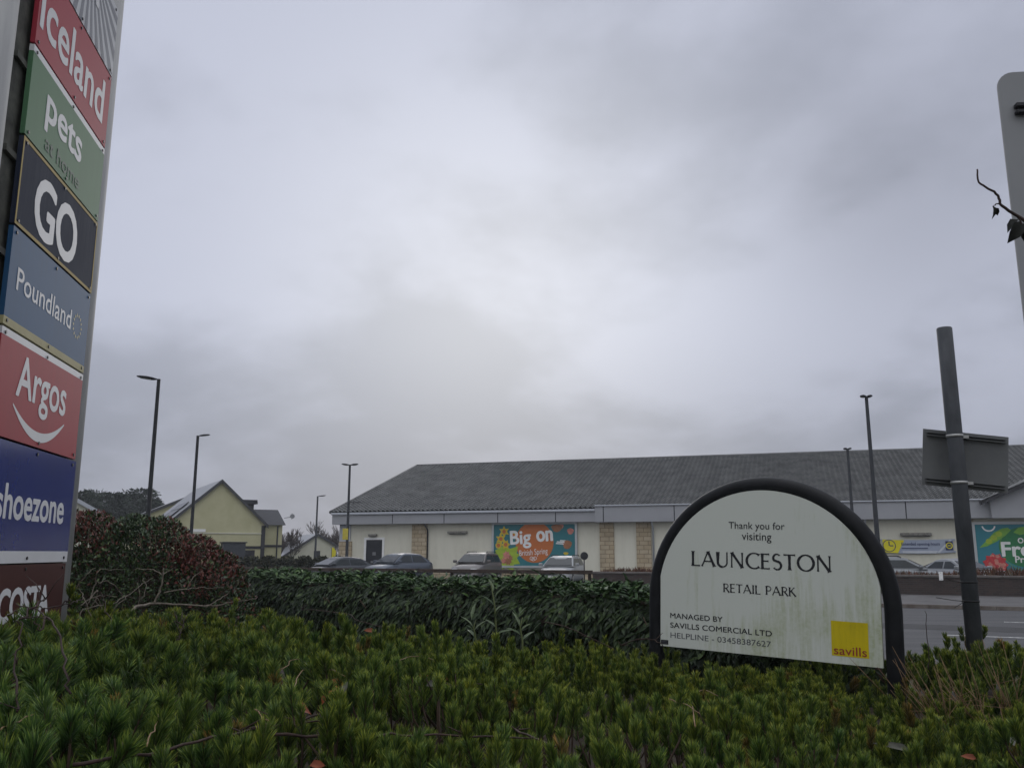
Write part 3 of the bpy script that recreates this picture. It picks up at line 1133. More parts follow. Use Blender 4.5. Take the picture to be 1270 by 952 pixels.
# ------------------------------------------------------------------ houses
m_hcream = M('house_render', (0.42, 0.40, 0.24), 0.9, scale=0.8, col2=(0.50, 0.48, 0.31), bump=0.1)
m_hcream2 = M('house_render_pale', (0.50, 0.49, 0.39), 0.9, scale=0.8, col2=(0.58, 0.57, 0.47), bump=0.1)
m_slate = M('wet_slate', (0.13, 0.135, 0.145), 0.32, scale=3, col2=(0.22, 0.225, 0.235), spec=0.6, stretch=(1, 1, 4))
m_slate_d = M('dark_slate', (0.02, 0.021, 0.026), 0.6, scale=4, col2=(0.035, 0.036, 0.042))
m_panel = M('solar_glass', (0.01, 0.012, 0.02), 0.15, var=0.2)
m_barge = M('bargeboard', (0.05, 0.05, 0.055), 0.6)
m_win = M('window_glass', (0.02, 0.024, 0.03), 0.08, var=0.3, spec=0.6)


def gable_house(name, label, ax_, ay_, beta, wl_, wr_, za_, zel, zer, length, wallm, roofm, group=None, over=0.25):
    """apex at ax_,ay_; gable faces the road; x along the gable, y back along the ridge"""
    e = empty(name, (ax_, ay_, GZ), beta, label, 'house', group)
    bmat = m_gutter if name == 'roadside_house' else m_barge
    za_, zel, zer = za_ - GZ, zel - GZ, zer - GZ
    b = MB()
    b.prism([(-wl_, 0), (wr_, 0), (wr_, zer), (0, za_), (-wl_, zel)], 0, length)
    b.build('wall', wallm, e)
    b = MB()
    for sx_, zz_ in ((-wl_, zel), (wr_, zer)):
        k = 1 + over / abs(sx_)
        ex, ez = sx_ * k, za_ + (zz_ - za_) * k
        b.add([(0, -0.22, za_ + 0.02), (ex, -0.22, ez + 0.02), (ex, length + 0.2, ez + 0.02), (0, length + 0.2, za_ + 0.02),
               (0, -0.22, za_ + 0.16), (ex, -0.22, ez + 0.16), (ex, length + 0.2, ez + 0.16), (0, length + 0.2, za_ + 0.16)],
              [(0, 1, 2, 3), (7, 6, 5, 4), (0, 4, 5, 1), (2, 6, 7, 3), (1, 5, 6, 2)])
    rf = b.build('roof', roofm, e)
    b = MB()
    for sx_, zz_ in ((-wl_, zel), (wr_, zer)):
        k = 1 + over / abs(sx_)
        ex, ez = sx_ * k, za_ + (zz_ - za_) * k
        b.add([(0, -0.26, za_ - 0.1), (ex, -0.26, ez - 0.1), (ex, -0.26, ez + 0.18), (0, -0.26, za_ + 0.18)], [(0, 1, 2, 3)])
        b.add([(0, -0.22, za_ - 0.1), (ex, -0.22, ez - 0.1), (ex, -0.22, ez + 0.18), (0, -0.22, za_ + 0.18)], [(3, 2, 1, 0)])
        b.add([(0, -0.26, za_ + 0.18), (ex, -0.26, ez + 0.18), (ex, -0.22, ez + 0.18), (0, -0.22, za_ + 0.18)], [(0, 1, 2, 3)])
    b.build('bargeboard', bmat, rf)
    return e, rf


q = at(275, 597, 70)
beta = R(29)
e, rf = gable_house('gable_house', 'tall cream gabled house with solar panels on its grey roof', q[0], q[1], beta, 4.0, 3.6, q[2], at(207, 652, 68.2)[2], at(328, 650, 71.6)[2], 12.5, m_hcream, m_slate)
zA, zL, zR = q[2] - GZ, at(207, 652, 68.2)[2] - GZ, at(328, 650, 71.6)[2] - GZ
b = MB()                            # solar panels on the left slope
nl = np.array([-(zA - zL), 0, 4.0])
nl = nl / np.linalg.norm(nl)


def slope_pt(t_, y):
    return np.array([-4.0 * t_, y, zA + (zL - zA) * t_ + 0.17]) + nl * 0.05


for i in range(3):
    for k in range(2):
        y0_, y1_ = 2.2 + i * 1.9, 3.9 + i * 1.9
        t0_, t1_ = 0.50 + k * 0.17, 0.65 + k * 0.17
        A_, B_, C_, D_ = slope_pt(t0_, y0_), slope_pt(t1_, y0_), slope_pt(t1_, y1_), slope_pt(t0_, y1_)
        o_ = nl * 0.06
        b.add([A_, B_, C_, D_, A_ + o_, B_ + o_, C_ + o_, D_ + o_], [(3, 2, 1, 0), (4, 5, 6, 7), (0, 1, 5, 4), (1, 2, 6, 5), (2, 3, 7, 6), (3, 0, 4, 7)])
b.build('solar_panel', m_panel, e)
b = MB()                            # string course, quoin and lower band on the gable
b.box(-4.0, 3.6, -0.05, 0.002, zL - 0.55, zL - 0.45)
b.build('string_course', m_hcream2, e)
b = MB()
b.box(-0.6, 3.55, -0.04, 0.002, 2.0, 2.22)
b.box(3.35, 3.66, -0.06, 0.4, 0, zR - 0.1)
b.build('dark_quoin', m_slate_d, e)
b = MB()
b.box(0.3, 2.9, -0.05, 0.003, 0, 1.9)
b.build('garage_door', m_dark, e)
# side wing with dark roof facing the road, dormer above
b = MB()
b.box(3.6, 5.3, 1.0, 7, 0, zR + 0.1)
b.build('wing_wall', m_hcream, e)
b = MB()
zt_ = at(340, 630, 73)[2] - GZ
b.add([(2.2, 0.7, zR), (5.5, 0.7, zR), (5.5, 3.6, zt_), (2.2, 3.6, zt_), (2.2, 6.6, zR), (5.5, 6.6, zR)], [(0, 1, 2, 3), (3, 2, 5, 4), (1, 5, 2)])
b.build('wing_roof', m_slate_d, e)
b = MB()
zd_ = at(312, 620, 73)[2] - GZ
b.box(1.7, 3.0, 1.6, 3.4, zd_ - 1.2, zd_ - 0.35, 1)
b.prism([(1.2, zd_ - 0.33), (3.25, zd_ - 0.33), (3.2, zd_), (1.3, zd_)], 1.3, 3.8)
b.build('dormer', [m_slate_d, m_dark], e)
b = MB()
b.tube([(4.9, 0.94, 0), (4.9, 0.94, zR - 0.1)], 0.06, 6)
b.box(3.7, 5.35, 0.93, 0.997, 2.15, 2.33)
b.build('drainpipe', m_slate_d, e)
b = MB()
b.tube([(5.5, 1.4, zR + 0.6), (6.1, 1.2, zR + 0.7)], 0.03, 6)
b.tube([(6.1, 1.2, zR + 0.5), (6.1, 1.2, zR + 1.0)], 0.03, 6)
b.tube([(6.1, 1.05, zR + 0.75), (6.12, 1.16, zR + 0.72)], [0.2, 0.05], 14)
b.build('satellite_dish', m_grey, e)
b = MB()
xw = -1.0
b.box(-2.3, -1.0, -0.06, 0.003, zL - 0.42, zL - 0.2)
b.build('sign_board', m_white, e)

q = at(232, 617.5, 85)
gable_house('lower_house', 'lower cream gabled house behind the solar panel house', q[0], q[1], beta, 4.6, 4.2, q[2], at(199, 643, 83)[2], at(262, 643, 86)[2], 8, m_hcream, m_slate)
q = at(394, 663, 100)
e, rf = gable_house('bungalow', 'small distant cream bungalow with pale wet roof between lamp posts', q[0], q[1], R(24), 3.6, 2.0, q[2], at(357, 689, 99)[2], at(414, 676, 100)[2], 9, m_hcream2, m_slate)
b = MB()
b.box(-0.35, 0.35, -0.05, 0.003, 0.9, 1.9)
b.build('window', m_win, e)
q = at(86, 616, 58)
gable_house('roadside_house', 'grey roofed house showing one pale verge above the red tipped bush', q[0], q[1], R(31), 3.0, 2.2, q[2], at(50, 640, 58)[2], at(121, 639, 58)[2], 8, m_hcream2, m_slate_d)
# flat-clad shed in front of the gable house
q = at(291, 690, 66)
sh = empty('shed', (q[0], q[1], GZ), R(24), 'slate grey clad shed in front of the gabled house', 'shed')
zs = at(291, 673, 66)[2] - GZ
b = MB()
b.box(-0.85, 0.75, 0, 1.8, 0, zs)
for i in range(9):
    b.box(-0.84 + i * 0.175, -0.80 + i * 0.175, -0.015, 0.0, 0.02, zs - 0.03)
b.build('wall', M('slate_cladding', (0.045, 0.05, 0.06), 0.6), sh)
b = MB()
b.box(-0.95, 0.85, -0.1, 1.9, zs + 0.002, zs + 0.09, ch=0.02)
b.build('roof', m_dark, sh)

# ------------------------------------------------------------------ street lamps
m_post = M('lamp_post_black', (0.006, 0.0065, 0.008), 0.6, var=0.2, spec=0.1)
m_postg = M('lamp_post_grey', (0.020, 0.022, 0.026), 0.6, var=0.2, spec=0.12)
m_lens = M('lamp_lens', (0.35, 0.35, 0.32), 0.3)


def lamp(u0, vtop, Y, heads, label, mat, arm=0.75, rad=(0.10, 0.06), yaw=0.0, hw=0.16):
    t_ = at(u0, vtop, Y)
    e = empty('street_lamp', (t_[0], t_[1], GZ), yaw, label, 'street lamp', 'street lamps along the road and car park')
    H = t_[2] - GZ
    b = MB()
    b.tube([(0, 0, -0.02), (0, 0, 1.3), (0, 0, 1.32), (0, 0, H)], [rad[0] * 1.35, rad[0] * 1.35, rad[0], rad[1]], 10)
    b.build('pole', mat, e)
    for sgn in heads:
        b = MB()
        tilt = 0.12
        pr = [(0.0, 0.035, 0.04), (0.10, 0.05, 0.05), (0.28, hw * 0.8, 0.075), (0.55, hw, 0.085), (0.85, hw * 0.85, 0.06), (1.0, hw * 0.35, 0.03)]
        vs = []
        for (k, wy, hz) in pr:
            x = sgn * k * arm
            z = H - 0.03 + abs(x) * tilt
            vs += [(x, -wy, z - hz * 0.45), (x, -wy * 0.7, z + hz * 0.7), (x, wy * 0.7, z + hz * 0.7), (x, wy, z - hz * 0.45)]
        fs = [(3, 2, 1, 0), tuple(range(20, 24))]
        for i in range(5):
            for k in range(4):
                fs.append((i * 4 + k, i * 4 + (k + 1) % 4, i * 4 + 4 + (k + 1) % 4, i * 4 + 4 + k))
        b.add(vs, fs, 0, True)
        hd = b.build('lamp_head', mat, e)
        b = MB()
        x0_, x1_ = sgn * 0.35 * arm, sgn * 0.85 * arm
        zz0, zz1 = H - 0.03 + abs(x0_) * tilt - 0.055, H - 0.03 + abs(x1_) * tilt - 0.055
        b.add([(x0_, -hw * 0.6, zz0), (x1_, -hw * 0.6, zz1), (x1_, hw * 0.6, zz1), (x0_, hw * 0.6, zz0)], [(0, 1, 2, 3)])
        b.build('lens', m_lens, hd)
    return e, H


lamp(197, 470, 43.5, (-1,), 'tallest black street lamp with one large head over the red tipped bush', m_post, 1.05, (0.12, 0.085), 0.25, 0.30)
lamp(245.5, 540, 62, (1,), 'black single headed street lamp in front of the solar panel house', m_post, 0.85, (0.13, 0.10), 0.0, 0.18)
e, H = lamp(434, 576, 57.5, (-1, 1), 'twin headed street lamp at the supermarket corner carrying a yellow notice', m_postg, 0.55, (0.10, 0.07), 0.0, 0.15)
b = MB()
zc_ = at(431, 662, 57.5)[2] - GZ
b.box(-0.30, 0.06, -0.14, -0.115, zc_ - 0.36, zc_ + 0.36, ch=0.01)
b.build('notice', M('faded_yellow', (0.50, 0.42, 0.06), 0.5, scale=5), e)
lamp(394, 615, 97, (1,), 'slender far street lamp beside the small bungalow', m_postg, 0.9, (0.12, 0.09), 0.0, 0.15)
lamp(1074.3, 491, 37.2, (-1, 1), 'tall twin headed lamp post standing behind the arched sign', m_postg, 0.26, (0.11, 0.07), 0.0, 0.13)
lamp(1051, 556, 48, (-1, 1), 'shorter twin headed lamp post against the supermarket roof', m_postg, 0.22, (0.10, 0.07), 0.0, 0.12)
# disc on a post beside the parked estate
q = at(724.5, 685, 44.5)
rs = empty('round_sign', (q[0], q[1], GZ), 0.1, 'small round black disc on a thin post by the stone pilasters', 'sign')
b = MB()
zc_ = at(724.5, 689, 44.5)[2] - GZ
b.tube([(0, 0.03, -0.02), (0, 0.03, zc_)], 0.03, 8)
b.build('post', m_dark, rs)
b = MB()
b.tube([(0, -0.02, zc_), (0, 0.0, zc_)], [0.19, 0.2], 24, smooth=False)
b.build('disc', m_dark, rs)
# yellow feather flag by the bungalow
q = at(411, 690, 92)
ff = empty('feather_flag', (q[0], q[1], GZ), 0.3, 'small yellow feather flag beside the distant bungalow', 'flag')
z0_, z1_ = at(411, 691, 92)[2] - GZ, at(411, 678, 92)[2] - GZ
b = MB()
b.tube([(0, 0, -0.02), (0, 0, z1_ * 0.9), (-0.1, 0, z1_)], 0.025, 6)
b.build('pole', m_dark, ff)
b = MB()
b.prism([(0.03, z0_), (0.42, z0_ + 0.15), (0.46, z0_ + (z1_ - z0_) * 0.6), (0.2, z1_ - 0.05), (0.03, z1_ - 0.05)], -0.01, 0.01)
b.build('cloth', m_byel, ff)
# ------------------------------------------------------------------ parked cars
m_glass = M('car_glass', (0.02, 0.025, 0.028), 0.10, var=0.3, spec=0.35, scale=1.5)
m_tyre = M('tyre_rubber', (0.012, 0.012, 0.013), 0.85)
m_rim = M('alloy_rim', (0.35, 0.36, 0.37), 0.35, metal=0.8)
m_lamp = M('headlamp_glass', (0.45, 0.47, 0.48), 0.1, spec=0.8)
m_plate = M('plate_white', (0.6, 0.6, 0.55), 0.5)
m_trim = M('black_trim', (0.015, 0.015, 0.016), 0.6)


def paint(name, col, metal=0.5):
    m = M(name, col, 0.38, var=0.05, metal=metal, spec=0.4)
    m.node_tree.nodes['Principled BSDF'].inputs['Coat Weight'].default_value = 0.2
    return m


def car(place, yaw, H, label, mat, Lc=4.35, Wc=1.8, shape='hatch', rails=False):
    e = empty('parked_car', place, yaw, label, 'car', 'cars parked in front of the supermarket')
    hb = 0.60 * H if H < 1.55 else 0.62 * H
    w = Wc / 2
    h2 = Lc / 2
    belt = hb + 0.08
    st = [(h2, 0.78, 0.58, 0.30), (h2 - 0.12, 0.88, 0.74, 0.22), (h2 - 0.55, 0.97, hb - 0.10, 0.2), (h2 - 1.15, 1.0, hb + 0.02, 0.2),
          (0.2, 1.0, belt, 0.2), (-0.9, 1.0, belt + 0.02, 0.2), (-h2 + 0.5, 0.98, belt + 0.03, 0.22), (-h2 + 0.12, 0.92, belt, 0.26), (-h2, 0.84, belt - 0.18, 0.32)]
    b = MB()
    vs, fs = [], []
    for x, k, zt, zb in st:
        ww = w * k
        half = [(ww * 0.86, zb), (ww, zb + 0.16), (ww * 1.0, zt * 0.62), (ww * 0.975, zt - 0.05), (ww * 0.90, zt), (ww * 0.4, zt + 0.035)]
        vs += [(x, y, z) for y, z in half] + [(x, -y, z) for y, z in reversed(half)]
    m = 12
    for i in range(len(st) - 1):
        for k in range(m):
            fs.append((i * m + k, i * m + (k + 1) % m, (i + 1) * m + (k + 1) % m, (i + 1) * m + k))
    fs.append(tuple(range(m)))
    fs.append(tuple((len(st) - 1) * m + k for k in range(m - 1, -1, -1)))
    b.add(vs, fs, 0, True)
    # cabin
    xc = h2 - 1.12
    xr = {'hatch': -h2 + 0.95, 'estate': -h2 + 0.42, 'saloon': -h2 + 1.45}[shape]
    xb = {'hatch': -h2 + 0.22, 'estate': -h2 + 0.12, 'saloon': -h2 + 0.55}[shape]
    xf = xc - 0.80
    cab = [(xc, belt - 0.01), (xf, H - 0.07), (xf - 0.4, H), ((xf + xr) / 2 - 0.2, H), (xr, H - 0.06), (xb, belt + 0.0)]
    wb, wr = w * 0.93, w * 0.70

    def side(z):
        return wb + (wr - wb) * (z - belt) / (H - belt)
    vs, fs = [], []
    for x, z in cab:
        zt = max(z, belt + 0.004)
        half = [(wb, belt - 0.03), (side(zt - (zt - belt) * 0.5), belt + (zt - belt) * 0.5), (side(zt) * 1.0, zt - 0.035 * (zt > belt + 0.1)), (side(zt) * 0.86, zt), (0.25, zt + 0.015)]
        vs += [(x, y, q_) for y, q_ in half] + [(x, -y, q_) for y, q_ in reversed(half)]
    m = 10
    for i in range(len(cab) - 1):
        for k in range(m - 1):
            fs.append((i * m + k, i * m + k + 1, (i + 1) * m + k + 1, (i + 1) * m + k))
    b.add(vs, fs, 0, False)
    b.build('body', mat, e)
    # glass
    def pane(name, pts, off):
        g_ = MB()
        P = [np.array(p_) + np.array(off) for p_ in pts]
        Q = [p_ - np.array(off) * 0.9 for p_ in P]
        n_ = len(P)
        g_.add(P + Q, [tuple(range(n_)), tuple(range(2 * n_ - 1, n_ - 1, -1))] + [(i, (i + 1) % n_, (i + 1) % n_ + n_, i + n_) for i in range(n_)])
        return g_.build(name, m_glass, e)
    zt = H - 0.09
    d_ = (xc - xf) * 0.06
    pane('windscreen', [(xc - d_, wb * 0.90, belt + 0.05), (xc - d_, -wb * 0.90, belt + 0.05), (xf + d_ * 0.6, -side(zt) * 0.90, zt - 0.02), (xf + d_ * 0.6, side(zt) * 0.90, zt - 0.02)], (0.018, 0, 0.022))
    pane('rear_window', [(xb + 0.06, wb * 0.85, belt + 0.12), (xb + 0.06, -wb * 0.85, belt + 0.12), (xr - 0.03, -side(zt) * 0.85, zt - 0.03), (xr - 0.03, side(zt) * 0.85, zt - 0.03)], (-0.03, 0, 0.015))
    z0_, z1_ = belt + 0.05, H - 0.13
    for sg in (1, -1):
        mid = (xf + xr) / 2 + 0.05

        def sp(x, z):
            return (x, sg * side(z), z)
        pane('side_window', [sp(xc - 0.28, z0_), sp(mid + 0.05, z0_), sp(mid + 0.05, z1_), sp(xf - 0.10, z1_)], (0, sg * 0.014, 0.004))
        pane('side_window', [sp(mid - 0.05, z0_), sp(xb + 0.35, z0_), sp(xr + 0.02, z1_ - 0.02), sp(mid - 0.05, z1_)], (0, sg * 0.014, 0.004))
        g_ = MB()
        g_.box(xc - 0.38, xc - 0.20, min(sg * w, sg * (w + 0.2)), max(sg * w, sg * (w + 0.2)), belt + 0.02, belt + 0.17, ch=0.03)
        g_.build('wing_mirror', mat, e)
        g_ = MB()
        g_.box(h2 - 0.34, h2 - 0.085, sg * w * 0.62 - 0.16, sg * w * 0.62 + 0.16, hb - 0.36, hb - 0.20, ch=0.03)
        g_.build('headlight', m_lamp, e)
        for xx in (h2 - 0.85, -h2 + 0.8):
            g_ = MB()
            yo = sg * (w - 0.02)
            g_.tube([(xx, yo - sg * 0.2, 0.32), (xx, yo - sg * 0.19, 0.32), (xx, yo, 0.32), (xx, yo + sg * 0.012, 0.32)], [0.28, 0.32, 0.32, 0.28], 18)
            wh = g_.build('wheel', m_tyre, e)
            g_ = MB()
            g_.tube([(xx, yo, 0.32), (xx, yo + sg * 0.022, 0.32)], [0.2, 0.19], 14)
            g_.build('rim', m_rim, wh)
        if rails:
            g_ = MB()
            g_.tube([(xf - 0.25, sg * wr * 0.93, H - 0.02), (xf - 0.35, sg * wr * 0.93, H + 0.05), (xr + 0.15, sg * wr * 0.93, H + 0.05), (xr + 0.05, sg * wr * 0.93, H - 0.02)], 0.022, 6)
            g_.build('roof_rail', m_trim, e)
    g_ = MB()
    g_.box(h2 - 0.02, h2 + 0.012, -0.26, 0.26, 0.40, 0.51)
    g_.build('number_plate', m_plate, e)
    g_ = MB()
    g_.box(h2 - 0.1, h2 - 0.0, -0.5, 0.5, 0.53, 0.66, ch=0.02)
    g_.build('grille', m_trim, e)
    return e


def car_at(u, Y, yawdeg, H, label, mat, **kw):
    q_ = at(u, 690, Y)
    return car((q_[0], q_[1], GZ), R(yawdeg), H, label, mat, **kw)


# nose of a car looking at the wall: yaw -90 is straight at the camera
p_sil = paint('silver_paint', (0.26, 0.27, 0.28))
p_dk = paint('dark_grey_paint', (0.05, 0.055, 0.065))
p_bl = paint('blue_grey_paint', (0.085, 0.10, 0.125))
p_br = paint('bronze_grey_paint', (0.12, 0.112, 0.108))
p_wh = paint('white_paint_gloss', (0.26, 0.27, 0.28), 0.0)
p_g2 = paint('pale_grey_paint', (0.17, 0.18, 0.19))
car_at(418, 52.5, -138, 1.45, 'low dark hatchback parked nearest the supermarket corner', p_dk)
car_at(493, 51.0, -128, 1.66, 'blue grey crossover parked before the black door', p_bl, Lc=4.4)
car_at(591, 50.0, -108, 1.70, 'bronze grey off roader parked before the blank cream wall', p_br, Lc=4.3, rails=True, shape='estate')
car_at(697, 48.0, -106, 1.52, 'white estate parked in front of the orange circle poster', p_wh, shape='estate', rails=True)
car_at(1116, 40.5, -20, 1.50, 'pale grey estate with roof rails under the long banner', p_g2, shape='estate', rails=True)
car_at(1194, 41.5, -70, 1.42, 'silver small hatchback parked behind the signless tilted post', p_sil, Lc=3.9)

# ------------------------------------------------------------------ trees
m_bark = M('grey_bark', (0.035, 0.03, 0.027), 0.9, scale=6, col2=(0.07, 0.06, 0.055))
m_twig = M('bare_twig', (0.05, 0.038, 0.033), 0.9, scale=3, col2=(0.08, 0.062, 0.055))
m_conif = leafmat('conifer_spray', [(0, (0.012, 0.02, 0.014)), (0.6, (0.022, 0.034, 0.022)), (1, (0.035, 0.048, 0.03))], 0.7, 0.2)


def conifer(x, y, top, wd, seed, label, zb=GZ, low=0.12):
    r_ = np.random.default_rng(seed)
    e = empty('conifer_tree', (x, y, zb), seed * 1.3, label, 'tree', 'dark conifers beyond the road')
    H = top - zb
    b = MB()
    b.tube([(0, 0, -0.05), (0.05, 0.05, H * 0.5), (0, 0, H * 0.93)], [0.28, 0.17, 0.03], 8)
    nb = 40
    for i in range(nb):
        z = H * (low + 0.8 * i / nb)
        a_ = r_.random() * 6.28
        l_ = wd * 0.8 * (1 - (z / H)) ** 0.6
        b.tube([(0, 0, z), (l_ * 0.6 * math.cos(a_), l_ * 0.6 * math.sin(a_), z + 0.1 * l_), (l_ * math.cos(a_), l_ * math.sin(a_), z - 0.02 * l_)], [0.05, 0.03, 0.01], 4)
    b.build('trunk', m_bark, e)
    n_ = 5200
    nc = 130
    t_ = low + (1 - low) * r_.random(nc) ** 0.9
    env = np.minimum(1, (1 - t_) * 2.0 + 0.10) ** 0.8 * np.minimum(1, 0.55 + t_ * 1.2)
    a_ = r_.random(nc) * 6.28
    rr_ = wd * env * (0.35 + 0.65 * r_.random(nc) ** 0.5)
    Cn = np.stack([rr_ * np.cos(a_), rr_ * np.sin(a_), H * t_], 1)
    k = r_.integers(0, nc, n_)
    d_ = norm(r_.normal(0, 1, (n_, 3))) * (r_.random((n_, 1)) ** 0.5)
    P = Cn[k] + d_ * np.array([0.95, 0.95, 0.55]) * (0.5 + 0.5 * r_.random((n_, 1))) * wd / 3.4
    P[:, 2] = np.clip(P[:, 2], 0.1, H)
    A = norm(d_ + np.stack([np.cos(a_[k]), np.sin(a_[k]), 0.2 + 0 * a_[k]], 1) + r_.normal(0, 0.3, (n_, 3)))
    V, T = leaves(P, A, norm(r_.normal(0, 1, (n_, 3)) + np.array([0, 0, 1])), r_.uniform(0.3, 0.6, n_), r_.uniform(0.12, 0.22, n_), 0.2, 0.2)
    np_mesh('crown', V, T, m_conif, e)
    return e


con = [(101, 612, 104, 4.0, 'dark conifer tallest at the left end of the conifer row'), (118, 609, 118, 4.4, 'broad dark conifer next to the large headed street lamp'),
       (140, 613, 112, 4.0, 'dark conifer in the low middle of the conifer row'), (158, 616, 122, 4.2, 'distant dark conifer just lower than its neighbours'),
       (176, 608, 116, 4.3, 'dark round topped conifer under the large headed street lamp'), (188, 621, 113, 3.0, 'small dark conifer at the end nearest the houses')]
for i, (u, v, Y, wd, lb) in enumerate(con):
    q = at(u, v, Y)
    conifer(q[0], q[1], q[2], wd, 11 + i, lb)


def bare_tree(x, y, H, seed, label, zb=GZ, spread=0.42):
    r_ = random.Random(seed)
    e = empty('bare_tree', (x, y, zb), seed, label, 'tree', 'bare winter trees beyond the car park')
    b = MB()
    tw = MB()

    def grow(p_, d_, l_, rad, lev):
        n_ = 3
        pts = [p_]
        dd = np.array(d_)
        for i in range(n_):
            dd = norm(dd + np.array([r_.gauss(0, 0.13), r_.gauss(0, 0.13), 0.06]))
            pts.append(pts[-1] + dd * l_ / n_)
        tgt = b if lev < 2 else tw
        tgt.tube(pts, [rad * (1 - 0.45 * i / n_) for i in range(n_ + 1)], 5 if lev < 2 else 3, cap=False)
        if lev >= 5:
            return
        nb = 3
        for i in range(nb):
            a_ = r_.random() * 6.28
            k = r_.uniform(0.35, 1.0) if i else 1.0
            j = min(n_, max(1, int(round(k * n_))))
            s_ = r_.uniform(0.3, 0.85) * spread * 1.6
            nd = norm(dd + s_ * np.array([math.cos(a_), math.sin(a_), r_.uniform(-0.1, 0.5)]))
            grow(pts[j], nd, l_ * r_.uniform(0.62, 0.85), max(rad * 0.6, 0.022), lev + 1)
    for k in range(2):
        grow(np.array([0.1 * k, 0, -0.05]), norm(np.array([r_.gauss(0, 0.12), r_.gauss(0, 0.12), 1])), H * 0.30, H * 0.016, 0)
    b.build('trunk', m_bark, e, recalc=False)
    tw.build('twigs', m_twig, e, recalc=False)
    return e


bt_ = [(344, 655, 92, 'bare tree rising just beside the gabled house wing'), (352, 658, 105, 'bare tree standing second from the gabled house'), (361, 654, 98, 'spindly bare tree behind the left side of the bungalow'),
       (371, 650, 112, 'bare tree between the gabled house and the bungalow ridge'), (381, 656, 104, 'low bare tree directly behind the bungalow roof'), (393, 641, 118, 'tallest bare tree rising beside the slender far lamp'),
       (405, 654, 110, 'bare tree filling the gap left of the supermarket eave'), (413, 648, 104, 'bare tree close against the supermarket corner'), (337, 664, 110, 'low bare tree half hidden by the house wing'),
       (348, 668, 116, 'lowest bare tree in the gap right of the house wing'), (366, 664, 120, 'low twiggy bare tree over the bungalow eave'), (400, 660, 122, 'low bushy bare tree behind the bungalow ridge'),
       (418, 660, 120, 'low bare tree touching the supermarket eave'), (386, 664, 124, 'faint distant bare tree above the bungalow ridge')]
for i, (u, v, Y, lb) in enumerate(bt_):
    q = at(u, v, Y)
    bare_tree(q[0], q[1], (q[2] - GZ) * 0.95, 31 + i, lb)
# clipped dark hedge between the houses and the car park
m_farhedge = leafmat('far_hedge_leaf', [(0, (0.02, 0.022, 0.012)), (0.6, (0.035, 0.04, 0.02)), (1, (0.06, 0.05, 0.03))], 0.7, 0.2)
a_, c_ = at(286, 695, 58), at(424, 695, 56.5)
n = 9000
tt = rng.random(n)
P = a_[None] + (c_ - a_)[None] * tt[:, None]
hh = at(350, 691.5, 57)[2] - GZ
P[:, 2] = GZ + hh * np.sqrt(rng.random(n)) * (0.94 + 0.08 * np.sin(tt * 40))
P[:, 1] += rng.uniform(-0.6, 0.6, n)
V, T = leaves(P, norm(rng.normal(0, 1, (n, 3)) + np.array([0, -0.4, 0.5])), norm(rng.normal(0, 1, (n, 3))), 0.22, 0.14)
tag(np_mesh('clipped_hedge', V, T, m_farhedge), 'low dull clipped hedge between the houses and the parked cars', 'hedge')

# ------------------------------------------------------------------ laurel hedge
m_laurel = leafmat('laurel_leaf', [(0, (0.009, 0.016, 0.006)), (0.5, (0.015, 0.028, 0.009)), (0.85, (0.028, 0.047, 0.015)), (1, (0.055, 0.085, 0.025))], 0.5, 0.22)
m_laurtop = leafmat('skylit_laurel_leaf', [(0, (0.018, 0.04, 0.014)), (0.6, (0.032, 0.068, 0.02)), (1, (0.07, 0.12, 0.035))], 0.55, 0.2)  # paler top leaves: the sky they catch is put into the colour
m_stem = M('brown_stem', (0.035, 0.022, 0.015), 0.85, scale=9, col2=(0.075, 0.05, 0.035))
HP = np.array([(3.2, 7.7), (1.32, 8.55), (-0.3, 10.2), (-2.2, 12.3), (-4.24, 14.9), (-6.5, 17.2)])
seg = np.linalg.norm(np.diff(HP, axis=0), axis=1)
cum = np.concatenate([[0], np.cumsum(seg)])


def hedge_frame(s_):
    x = np.interp(s_, cum, HP[:, 0])
    y = np.interp(s_, cum, HP[:, 1])
    x2 = np.interp(s_ + 0.3, cum, HP[:, 0])
    y2 = np.interp(s_ + 0.3, cum, HP[:, 1])
    x1 = np.interp(s_ - 0.3, cum, HP[:, 0])
    y1 = np.interp(s_ - 0.3, cum, HP[:, 1])
    d_ = norm(np.stack([x2 - x1, y2 - y1], -1))
    f_ = np.stack([d_[:, 1], -d_[:, 0]], -1)
    sgn = np.where(f_[:, 1] > 0, -1, 1)[:, None]
    return np.stack([x, y], -1), d_, f_ * sgn


hd = empty('laurel_hedge', (0, 0, 0), 0, 'long clipped dark laurel hedge running behind the arched sign', 'hedge')
HT = 1.6 - 0.285


